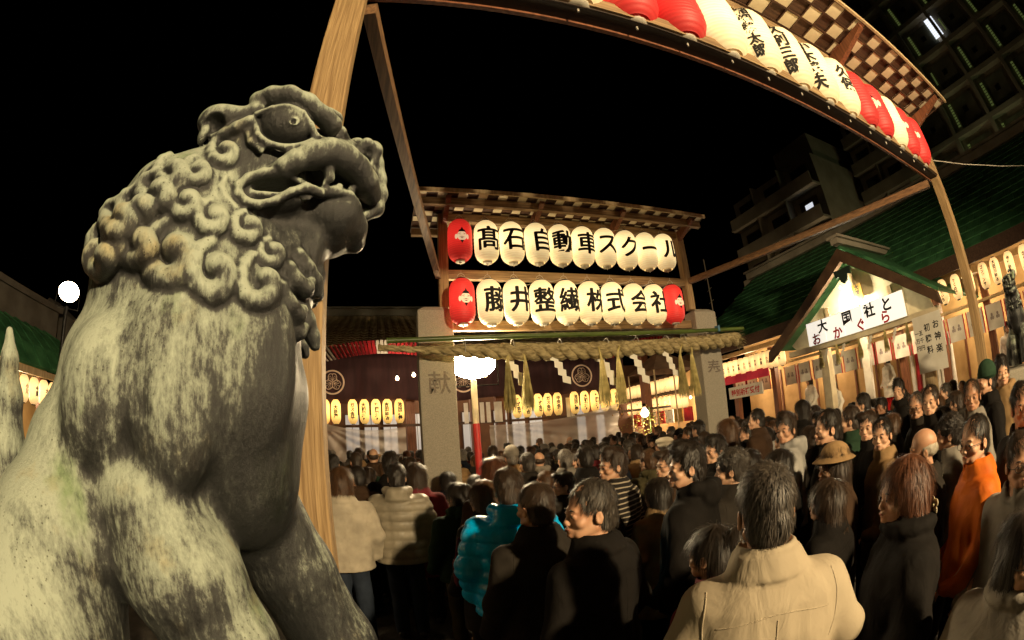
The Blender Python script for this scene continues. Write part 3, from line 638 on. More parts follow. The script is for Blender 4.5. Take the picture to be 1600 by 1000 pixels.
MB().box(10.4, 12.5, 3.3, 7.0, 0, .9).build('stage_floor', M['woody'], pv)
sg = empty('signboard', (PX - .2, 5.13, 3.28), 'bright white signboard reading 大国社 and おかぐら under the gable', 'signboard')
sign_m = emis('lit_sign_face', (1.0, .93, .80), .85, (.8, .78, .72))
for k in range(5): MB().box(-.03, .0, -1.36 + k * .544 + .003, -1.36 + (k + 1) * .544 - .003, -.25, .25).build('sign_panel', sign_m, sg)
MB().box(.002, .05, -1.37, 1.37, -.26, .26).build('frame', M['cream'], sg)
for ch, y in (('大', .88), ('国', .16), ('社', -.46), ('と', -.93)): flat_text('lettering', ch, .29, M['black'], sg, (-.034, y, .10), (PI / 2, 0, -PI / 2), .035)
for ch, y in (('お', 1.10), ('か', .47), ('ぐ', -.18), ('ら', -.84)): flat_text('lettering', ch, .27, M['redink'], sg, (-.034, y, -.13), (PI / 2, 0, -PI / 2), .035)
for i, y in enumerate((6.0, 5.5, 4.75, 4.1)):
    t = empty('paper_streamer', (PX - .16, y, 2.9), '%s small zigzag paper streamer from the red お end under the signboard' % ORD[i], 'paper streamer', 'small streamers under the signboard', PI / 2); link('zigzag_paper', sm, t); t.scale = (.75,) * 3
for i, y in enumerate((6.25, 5.75, 5.12, 4.42, 3.85)):
    t = empty('straw_tassel', (PX - .16, y, 2.92), '%s small straw tassel from the red お end under the signboard' % ORD[i], 'straw tassel', 'small straw tassels under the signboard'); link('straw_strands', tm[i % 2], t); t.scale = (.8, .8, .7)
nb = empty('notice_board', (PX - .26, 3.32, 2.42), 'tall pale notice with columns of black characters beside the pavilion', 'notice board')
MB().box(0, .03, -.34, .34, -.52, .52).build('board', M['paper'], nb)
for txt, y, s in (('お神楽', -.20, .16), ('初穂料', .02, .15), ('五千円', .18, .1), ('一万円', .28, .1)): flat_text('lettering', txt, s, M['black'], nb, (-.003, y, .08), (PI / 2, 0, -PI / 2), .02, True, 1.35)
# curtains and standing bits inside the pavilion
for i, y in enumerate([3.9 + .16 * k for k in range(9)]):
    tag(MB().tube([(11.9, y, .95), (11.9, y + .02 * math.sin(i), 1.9), (11.9, y, 2.7)], [.09, .07, .06], 8).build('stage_curtain', [M['white'], M['red'], M['white']][i % 3]), '%s stage curtain fold from the notice board side inside the pavilion' % ORD[i], 'curtain', 'stage curtain folds')
bulb(PX + .5, 5.1, 3.3, 'bulb under the pavilion gable', 90); bulb(PX - .55, 5.1, 3.95, 'bulb lighting the gable front', 0, r=.03)
ll = bpy.data.lights.new('gable_lamp', 'POINT'); ll.energy = 170; ll.color = (1, .86, .58); ll.shadow_soft_size = .05; lo = bpy.data.objects.new('gable_lamp', ll); COL.objects.link(lo); lo.location = (PX - .13, 5.12, 3.62)
for i, y in enumerate((-3, .5, 3.0, 8.6, 11.4)): bulb(11.7, y, 3.3, '%s bulb inside the side hall, counted from the picture edge' % ORD[i], 110)
# stalls, red valance and prayer sign between gatepost and pavilion
st = empty('prayer_counter', (10.3, 10.2, 0), 'counter with red valance and white sign in red characters', 'stall')
MB().box(-.3, .3, -1.2, 1.2, 0, 1.1).build('counter', M['palewood'], st)
for k in range(9): MB().box(-.12, -.09, -1.0 + k * .24, -1.0 + (k + 1) * .24 - .01, 2.72, 2.95 + .03 * (k % 2)).build('valance', emis('red_valance_glow', (.5, .01, .03), .25, (.5, .02, .04)) if k == 0 else bpy.data.materials['red_valance_glow'], st)  # valance cloth given a faint glow of its own
sgn = MB().box(-.2, -.17, -.75, .75, 2.25, 2.6).build('sign_panel', M['paper'], st); flat_text('lettering', '特別祈祷受付', .21, M['redink'], sgn, (-.204, 0, 2.42), (PI / 2, 0, -PI / 2), .03)
# far stalls running to the back, two rows of lanterns
fh = empty('stall_row', (0, 0, 0), 'row of lit stalls with two tiers of lanterns, seen between tassels and gatepost', 'stall')
MB().prism([(10.2, 3.45), (12.2, 4.3), (12.2, 4.4), (10.2, 3.55)], 13.2, 24, 'y').build('awning_roof', M['darkwood'], fh)
MB().prism([(9.9, 2.78), (10.9, 2.98), (10.9, 3.02), (9.9, 2.82)], 13.2, 24, 'y').build('lower_awning', M['darkwood'], fh)
MB().box(11.6, 11.7, 13.2, 24, 0, 4).build('rear_wall', iw, fh)
cols = [M['red'], M['white'], M['paper'], M['red'], M['white'], M['gold']]
for k in range(18): MB().box(10.35, 10.4, 13.3 + k * .6, 13.3 + k * .6 + .5, 1.75, 2.25 + .12 * (k % 3)).build('stall_cloth', cols[(k * 5) % 6], fh)
for r, z in ((0, 3.18), (1, 2.5)):
    for i in range(30):
        y = 13.4 + .34 * i
        slab_lantern(10.15, y, z, '', 0, '%s small cream lantern, counted from the front, %s tier of the far stalls' % (ORD[i], 'upper' if r == 0 else 'lower'), 'lanterns in the %s tier of the far stalls' % ('upper' if r == 0 else 'lower'), M['lit_small'], SK2)
for i, y in enumerate((14, 17, 20.5, 23.5)): bulb(10.9, y, 2.6, '%s bulb from the front inside the far stalls' % ORD[i], 130)
# festival ornament: bamboo branch with gold charms
random.seed(5)
br = empty('charm_branch', (8.35, 13.0, 1.5), 'lucky bamboo branch hung with gold and white charms above the crowd', 'ornament')
lf = MB(); 
for i in range(260):
    p = Vector((random.gauss(0, .5), random.gauss(0, .2), random.gauss(.55, .28))); d = Vector((random.gauss(0, 1), random.gauss(0, 1), random.gauss(-.4, .6))).normalized() * .1; s_ = d.orthogonal().normalized() * .012
    lf.add([p, p + d * .5 + s_, p + d, p + d * .5 - s_], [(0, 1, 2, 3)])
lf.build('leaves', pm('bamboo_leaf', (.25, .28, .04), None, 5), br)
gb = MB()
for i in range(60):
    p = (random.gauss(0, .5), random.gauss(0, .2), random.gauss(.5, .28)); gb.lathe([(.001, -.03), (.03, 0), (.001, .03)], 6, p)
gb.build('charms', M['gold'], br)['kind'] = 'stuff'
MB().tube([(0, 0, -1.5), (0, 0, .9)], .02, 8).build('stem', M['bamboo'], br)
# tent roof beside the hall
tt = empty('tent', (8.6, 12.2, 0), 'brown peaked canvas tent roof between the hall and the stalls', 'tent')
MB().add([(-1.0, -.8, 3.42), (.9, -.8, 3.42), (.9, .8, 3.42), (-1.0, .8, 3.42), (-.2, 0, 4.1)], [(0, 1, 4), (1, 2, 4), (2, 3, 4), (3, 0, 4)]).build('canvas', pm('brown_canvas', (.22, .13, .08), None, 3), tt)
for x, y in ((-.95, -.75), (.85, -.75), (.85, .75), (-.95, .75)): MB().tube([(x, y, 0), (x, y, 3.41)], .025, 8).build('tent_pole', M['palewood'], tt)
# ---------------------------------------------------------------- buildings beyond
def balcony_block(name, label, x0, x1, y0, y1, h, floors, bays, wm, lit, seed, steps=()):
    random.seed(seed); t = empty(name, ((x0 + x1) / 2, (y0 + y1) / 2, 0), label, 'building')
    c = t.location.copy(); hw, hd = (x1 - x0) / 2, (y1 - y0) / 2
    MB().box(-hw, hw, -hd, hd, 0, h).build('wall', wm, t)
    fhh = h / floors; bw = (y1 - y0) / bays
    wf = MB().box(-.06, .06, -bw * .28, bw * .28, -fhh * .3, fhh * .28).mesh('window', M['darkwood'])
    wp_ = MB().box(-.075, -.062, -bw * .25, bw * .25, -fhh * .27, fhh * .25).mesh('pane', M['glassdark'])
    for f in range(floors):
        z = fhh * (f + .5)
        if f and z > 4:
            MB().box(-hw - 1.25, -hw - .002, -hd, hd, z - fhh * .5 - .1, z - fhh * .5 + .1).build('balcony_slab', wm, t)
            MB().box(-hw - 1.25, -hw - 1.13, -hd + .1, hd - .1, z - fhh * .5 + .102, z - fhh * .5 + 1.05).build('balcony_wall', wm, t)
        for b in range(bays):
            y = -hd + bw * (b + .5)
            if b and f > 1: MB().box(-hw - 1.1, -hw - .003, -hd + bw * b - .06, -hd + bw * b + .06, z - fhh * .5 + .103, z + fhh * .5 - .103).build('divider', wm, t)
            if z < 4: continue
            o = link('window', wf, t, (-hw - .07, y, z)); p = link('pane', wp_, o)
            if (f, b) in lit: p.scale = (1, .5, .55); p.material_slots[0].link = 'OBJECT'; p.material_slots[0].material = M['litwin']
    for (sx0, sx1, sy0, sy1, sh) in steps: MB().box(sx0, sx1, sy0, sy1, h + .01, h + sh).build('roof_storey', wm, t)
    return t
M['glassdark'] = pm('dark_glass', (.02, .022, .02), None, 3, .15, 0, spec=.8)
M['litwin'] = emis('lit_flat_window', (.75, .78, .85), .9)
balcony_block('apartment_building', 'dim apartment block with stacked balconies behind the green roof', 34, 44, 19.5, 31, 22, 7, 3, M['dimwall'], {(5, 0)}, 3, [(-3, 5, -5, 0, 3.2)])
balcony_block('apartment_building', 'second dim apartment block rising behind the overhead lantern rack', 42, 52, 10, 19, 27, 9, 3, M['dimwall'], set(), 4, [(-3, 4, -4, 2, 2.5)])
# mast
mt = empty('antenna_mast', (30, 33.2, 0), 'thin antenna mast beside the apartment block', 'mast')
MB().tube([(0, 0, 0), (0, 0, 16.5)], .06, 6).build('pole', M['dimwall'], mt)
for z in (10.5, 12.2, 13.4, 14.6): MB().tube([(-.3, -.7, z), (.3, .7, z)], .03, 5).build('crossarm', M['dimwall'], mt)
# office tower with louvred stair lights
tw = empty('office_tower', (55, 0, 0), 'tall dark office tower with greenish lit slits in a grid, top corner', 'building')
MB().box(-12, 12, -32, 11, 0, 62).build('wall', M['towerwall'] if 'towerwall' in M else M['dimwall'], tw)
grn = emis('greenish_stair_light', (.45, .58, .16), .11); wht = emis('white_office_light', (.85, .9, 1.0), 1.2)
slit = MB()
for q in range(9): slit.box(-.03, .03, -.16, .16, -1.15 + q * .27, -1.15 + q * .27 + .15)
slm = slit.mesh('lit_slit', grn)
slm2 = MB(); 
for q in range(9): slm2.box(-.03, .03, -.6, .6, -1.15 + q * .27, -1.15 + q * .27 + .2)
slm2 = slm2.mesh('lit_window', wht)
pan = MB().box(-.10, .10, -1.35, 1.35, -1.3, 1.3).mesh('cladding_panel', pm('tower_panel', (.20, .20, .13), (.10, .10, .065), .5, .7))
dk = MB().box(-.02, .02, -.28, .28, -.25, .25).mesh('pane', M['glassdark'])
for f in range(2, 15):
    z = f * 4.1 + 1
    MB().box(-12.9, -12.0, -32, 11, z - 2.2, z - 1.75).build('floor_ledge', M['dimwall'], tw)
    for b in range(9):
        y = 8.6 - b * 4.6
        o = link('cladding_panel', pan, tw, (-12.12, y, z)); link('pane', dk, o, (-.13, .1, 0))
        link('lit_slit', slm, tw, (-12.3, y + 1.65, z)).scale = (1, 1, 1) if (f * 7 + b * 3) % 5 else (1, .6, .6)
        MB().box(-12.9, -12.01, y + 2.35, y + 2.75, z - 1.74, z + 1.89).build('fin', M['dimwall'], tw) if b < 7 else None
link('lit_window', slm2, tw, (-12.4, 2.2, 29.9))
# added lamps, out of view, that brighten the flats and the tower
for (x, y, z, e, c, lb) in ((29, 24, 7.2, 1100, (1, .74, .42), 'added unseen fill lamp in front of the apartment block with balconies'), (36, 12, 8.0, 420, (1, .78, .45), 'added unseen fill lamp in front of the second apartment block'), (38, -4, 9.5, 520, (.75, .95, .45), 'added unseen fill lamp at the foot of the office tower')):
    t = empty('fill_lamp', (x, y, 0), lb, 'fill lamp', 'added fill lamps behind the side hall')
    MB().tube([(0, 0, 0), (0, 0, z), (.3, 0, z + .2), (.9, 0, z + .2)], .07, 8).build('pole', M['blackmetal'], t)
    MB().box(.7, 1.3, -.15, .15, z + .1, z + .18).build('lamp_head', M['bulb'], t)
    l = bpy.data.lights.new('fill_light', 'POINT'); l.energy = e; l.color = c; l.shadow_soft_size = .2; o = bpy.data.objects.new('fill_light', l); COL.objects.link(o); o.parent = t; o.location = (1, 0, z - .3)
# ---------------------------------------------------------------- left side building
lh = empty('side_shop', (0, 0, 0), 'low building with green curved roof behind the lion dog tail', 'building')
pr = [(-7.3, 3.0), (-7.7, 3.45), (-8.3, 3.85), (-9.0, 4.1), (-9.0, 4.0), (-8.3, 3.73), (-7.75, 3.35), (-7.35, 2.95)]
MB().prism(pr, 1.0, 9.6, 'y').build('roof', M['roofgreen'], lh)
for k in range(20): MB().prism([(a - .0, b + .001) if i < 4 else (a, b + .13) for i, (a, b) in enumerate([(-7.3, 3.0), (-7.7, 3.45), (-8.3, 3.85), (-9.0, 4.1)] + [(-9.0, 4.0), (-8.3, 3.75), (-7.7, 3.35), (-7.3, 2.9)])], 1.1 + k * .43, 1.1 + k * .43 + .03, 'y').build('roof_rib', M['roofgreen'], lh)
MB().box(-7.42, -7.3, 1.0, 9.6, 2.8, 2.93).build('eave_board', M['palewood'], lh)
MB().box(-9.6, -9.0, .5, 9.9, 3.9, 4.7).box(-9.8, -8.9, .4, 10, 4.701, 4.85).build('parapet', M['darkconcrete'], lh)
MB().box(-9.0, -8.9, 1, 9.5, 0, 3.9).build('rear_wall', iw, lh)
for y in (1.5, 3.6, 5.7, 7.8, 9.4): MB().box(-7.6, -7.48, y - .06, y + .06, 0, 2.8).build('post', M['redwood'], lh)
MB().box(-8.6, -7.7, 1, 9.4, 0, 1.0).build('counter', M['palewood'], lh)
for i in range(18):
    slab_lantern(-7.35, 2.0 + .36 * i, 2.5, ['大木', '山川', '小川', '今里'][i % 4], PI / 2, '%s small lantern of the shop row seen past the lion dog tail' % ORD[i], 'lanterns past the lion dog tail', M['lit_small'], SK2, .1)
for i, y in enumerate((4, 7.5)): bulb(-8.0, y, 2.6, '%s bulb inside the shop past the lion dog tail' % ORD[i], 60)
tag(MB().prism([(-12, 3.9), (-10, 5.3), (-7.5, 3.95), (-7.5, 3.8), (-12, 3.8)], 10.4, 11.0, 'y').build('gable_end', M['darkconcrete']), 'pale gable end rising behind the side floodlight', 'gable')
# ---------------------------------------------------------------- sculpting: smooth-blended solids -> surface nets
class Field:
    """signed distance grid (non-uniform spacing allowed) meshed with surface nets"""
    def __init__(s, xs, ys, zs):
        s.xs, s.ys, s.zs = [np.asarray(a, np.float32) for a in (xs, ys, zs)]
        s.f = np.full((len(xs), len(ys), len(zs)), 1.0, np.float32)
    def sub(s, lo, hi, m):
        r = []
        for a, l, h in zip((s.xs, s.ys, s.zs), lo, hi):
            i0 = max(0, np.searchsorted(a, l - m) - 1); i1 = min(len(a), np.searchsorted(a, h + m) + 1); r.append((i0, i1))
        (a, b), (c, d), (e, f) = r
        if a >= b or c >= d or e >= f: return None
        return (slice(a, b), slice(c, d), slice(e, f)), s.xs[a:b, None, None], s.ys[None, c:d, None], s.zs[None, None, e:f]
    def mix(s, sl, d, k, op):
        f = s.f[sl]
        if op == '+':
            if k > 0: h = np.clip(0.5 + 0.5 * (f - d) / k, 0, 1); f[...] = f * (1 - h) + d * h - k * h * (1 - h)
            else: np.minimum(f, d, out=f)
        else:
            if k > 0: h = np.clip(0.5 - 0.5 * (f + d) / k, 0, 1); f[...] = f * (1 - h) + (-d) * h + k * h * (1 - h)
            else: np.maximum(f, -d, out=f)
    def ell(s, c, r, k=0.02, op='+', R=None):
        m = k + .02; rr = max(r) if R is not None else 0
        e = [rr, rr, rr] if R is not None else r
        q = s.sub([c[i] - e[i] for i in range(3)], [c[i] + e[i] for i in range(3)], m)
        if q is None: return s
        sl, X, Y, Z = q; x, y, z = X - c[0], Y - c[1], Z - c[2]
        if R is not None: x, y, z = (R[0][0] * x + R[1][0] * y + R[2][0] * z, R[0][1] * x + R[1][1] * y + R[2][1] * z, R[0][2] * x + R[1][2] * y + R[2][2] * z)
        k0 = np.sqrt((x / r[0]) ** 2 + (y / r[1]) ** 2 + (z / r[2]) ** 2) + 1e-6
        k1 = np.sqrt((x / r[0] ** 2) ** 2 + (y / r[1] ** 2) ** 2 + (z / r[2] ** 2) ** 2) + 1e-6
        s.mix(sl, k0 * (k0 - 1) / k1, k, op); return s
    def cone(s, a, b, ra, rb, k=0.02, op='+'):
        m = max(ra, rb) + k + .01
        q = s.sub([min(a[i], b[i]) for i in range(3)], [max(a[i], b[i]) for i in range(3)], m)
        if q is None: return s
        sl, X, Y, Z = q; d = [b[i] - a[i] for i in range(3)]; L = sum(v * v for v in d) + 1e-9
        t = np.clip(((X - a[0]) * d[0] + (Y - a[1]) * d[1] + (Z - a[2]) * d[2]) / L, 0, 1)
        dd = np.sqrt((X - a[0] - t * d[0]) ** 2 + (Y - a[1] - t * d[1]) ** 2 + (Z - a[2] - t * d[2]) ** 2) - (ra + t * (rb - ra))
        s.mix(sl, dd, k, op); return s
    def chain(s, pts, k=0.02, op='+'):
        """pts: (x, y, z, r)"""
        for p, q in zip(pts[:-1], pts[1:]): s.cone(p[:3], q[:3], p[3], q[3], k, op)
        return s
    def slabloft(s, secs, k=0.0, op='+', pw=2.0):
        """stack of superellipse sections (z, cx, cy, rx, ry) interpolated along z"""
        secs = sorted(secs); zz = [q[0] for q in secs]
        rm = max(max(q[3], q[4]) for q in secs)
        q = s.sub([min(q[1] for q in secs) - rm, min(q[2] for q in secs) - rm, zz[0]], [max(q[1] for q in secs) + rm, max(q[2] for q in secs) + rm, zz[-1]], k + .04)
        if q is None: return s
        sl, X, Y, Z = q; z1 = Z.ravel()
        def ip(i):
            v = np.array([g[i] for g in secs]); t = np.interp(z1, zz, v)
            return t[None, None, :]
        cx, cy, rx, ry = ip(1), ip(2), ip(3), ip(4)
        u = (np.abs((X - cx) / rx) ** pw + np.abs((Y - cy) / ry) ** pw) ** (1 / pw)
        d = (u - 1) * np.minimum(rx, ry)
        dz = np.maximum(zz[0] - Z, Z - zz[-1]); d = np.maximum(d, dz)
        s.mix(sl, d.astype(np.float32), k, op); return s
    def mesh(s, name, mat=None, jitter=None):
        f = s.f; f = np.pad(f, 1, constant_values=1.0)
        xs, ys, zs = [np.concatenate([[2 * a[0] - a[1]], a, [2 * a[-1] - a[-2]]]) for a in (s.xs, s.ys, s.zs)]
        ins = f < 0; n = np.array(f.shape) - 1
        cnt = np.zeros(n, np.int8)
        for dx in (0, 1):
            for dy in (0, 1):
                for dz in (0, 1): cnt += ins[dx:dx + n[0], dy:dy + n[1], dz:dz + n[2]]
        act = (cnt > 0) & (cnt < 8); idx = np.full(n, -1, np.int32); I, J, K = np.nonzero(act); idx[I, J, K] = np.arange(len(I))
        P = np.zeros((len(I), 3)); W = np.zeros(len(I))
        G = (xs, ys, zs)
        for ax in range(3):
            o = [a for a in range(3) if a != ax]
            for u in (0, 1):
                for v in (0, 1):
                    A = [I.copy(), J.copy(), K.copy()]; A[o[0]] = A[o[0]] + u; A[o[1]] = A[o[1]] + v; B = [a.copy() for a in A]; B[ax] = B[ax] + 1
                    fa = f[A[0], A[1], A[2]]; fb = f[B[0], B[1], B[2]]; c = (fa < 0) != (fb < 0)
                    t = np.where(c, fa / np.where(c, fa - fb, 1), 0)
                    for a in range(3): P[:, a] += np.where(c, G[a][A[a]] * (1 - t) + G[a][B[a]] * t, 0)
                    W += c
        P /= W[:, None]
        Q = []
        for ax in range(3):
            sl0 = [slice(None)] * 3; sl1 = [slice(None)] * 3; sl0[ax] = slice(0, -1); sl1[ax] = slice(1, None)
            a = ins[tuple(sl0)]; b = ins[tuple(sl1)]; ei = np.nonzero(a != b); fl = a[ei]
            o = [q for q in range(3) if q != ax]; ok = (ei[o[0]] > 0) & (ei[o[1]] > 0) & (ei[o[0]] < n[o[0]]) & (ei[o[1]] < n[o[1]])
            ei = [e[ok] for e in ei]; fl = fl[ok]
            def g(u, v):
                q = [e.copy() for e in ei]; q[o[0]] -= u; q[o[1]] -= v; return idx[q[0], q[1], q[2]]
            quad = np.stack([g(0, 0), g(1, 0), g(1, 1), g(0, 1)], 1)
            flip = fl if ax != 1 else ~fl
            quad[flip] = quad[flip][:, ::-1]; quad = quad[:, ::-1]; Q.append(quad)
        Q = np.concatenate(Q); Q = Q[(Q >= 0).all(1)]
        if jitter is not None: P = jitter(P)
        me = bpy.data.meshes.new(name)
        me.vertices.add(len(P)); me.vertices.foreach_set('co', P.astype(np.float32).ravel())
        me.loops.add(Q.size); me.loops.foreach_set('vertex_index', Q.astype(np.int32).ravel())
        me.polygons.add(len(Q)); me.polygons.foreach_set('loop_start', np.arange(0, Q.size, 4, dtype=np.int32)); me.polygons.foreach_set('loop_total', np.full(len(Q), 4, np.int32))
        me.polygons.foreach_set('use_smooth', np.ones(len(Q), bool)); me.update(calc_edges=True); me.validate()
        if mat: me.materials.append(mat)
        return me
def rng(lo, hi, h): return np.arange(lo, hi + h, h)
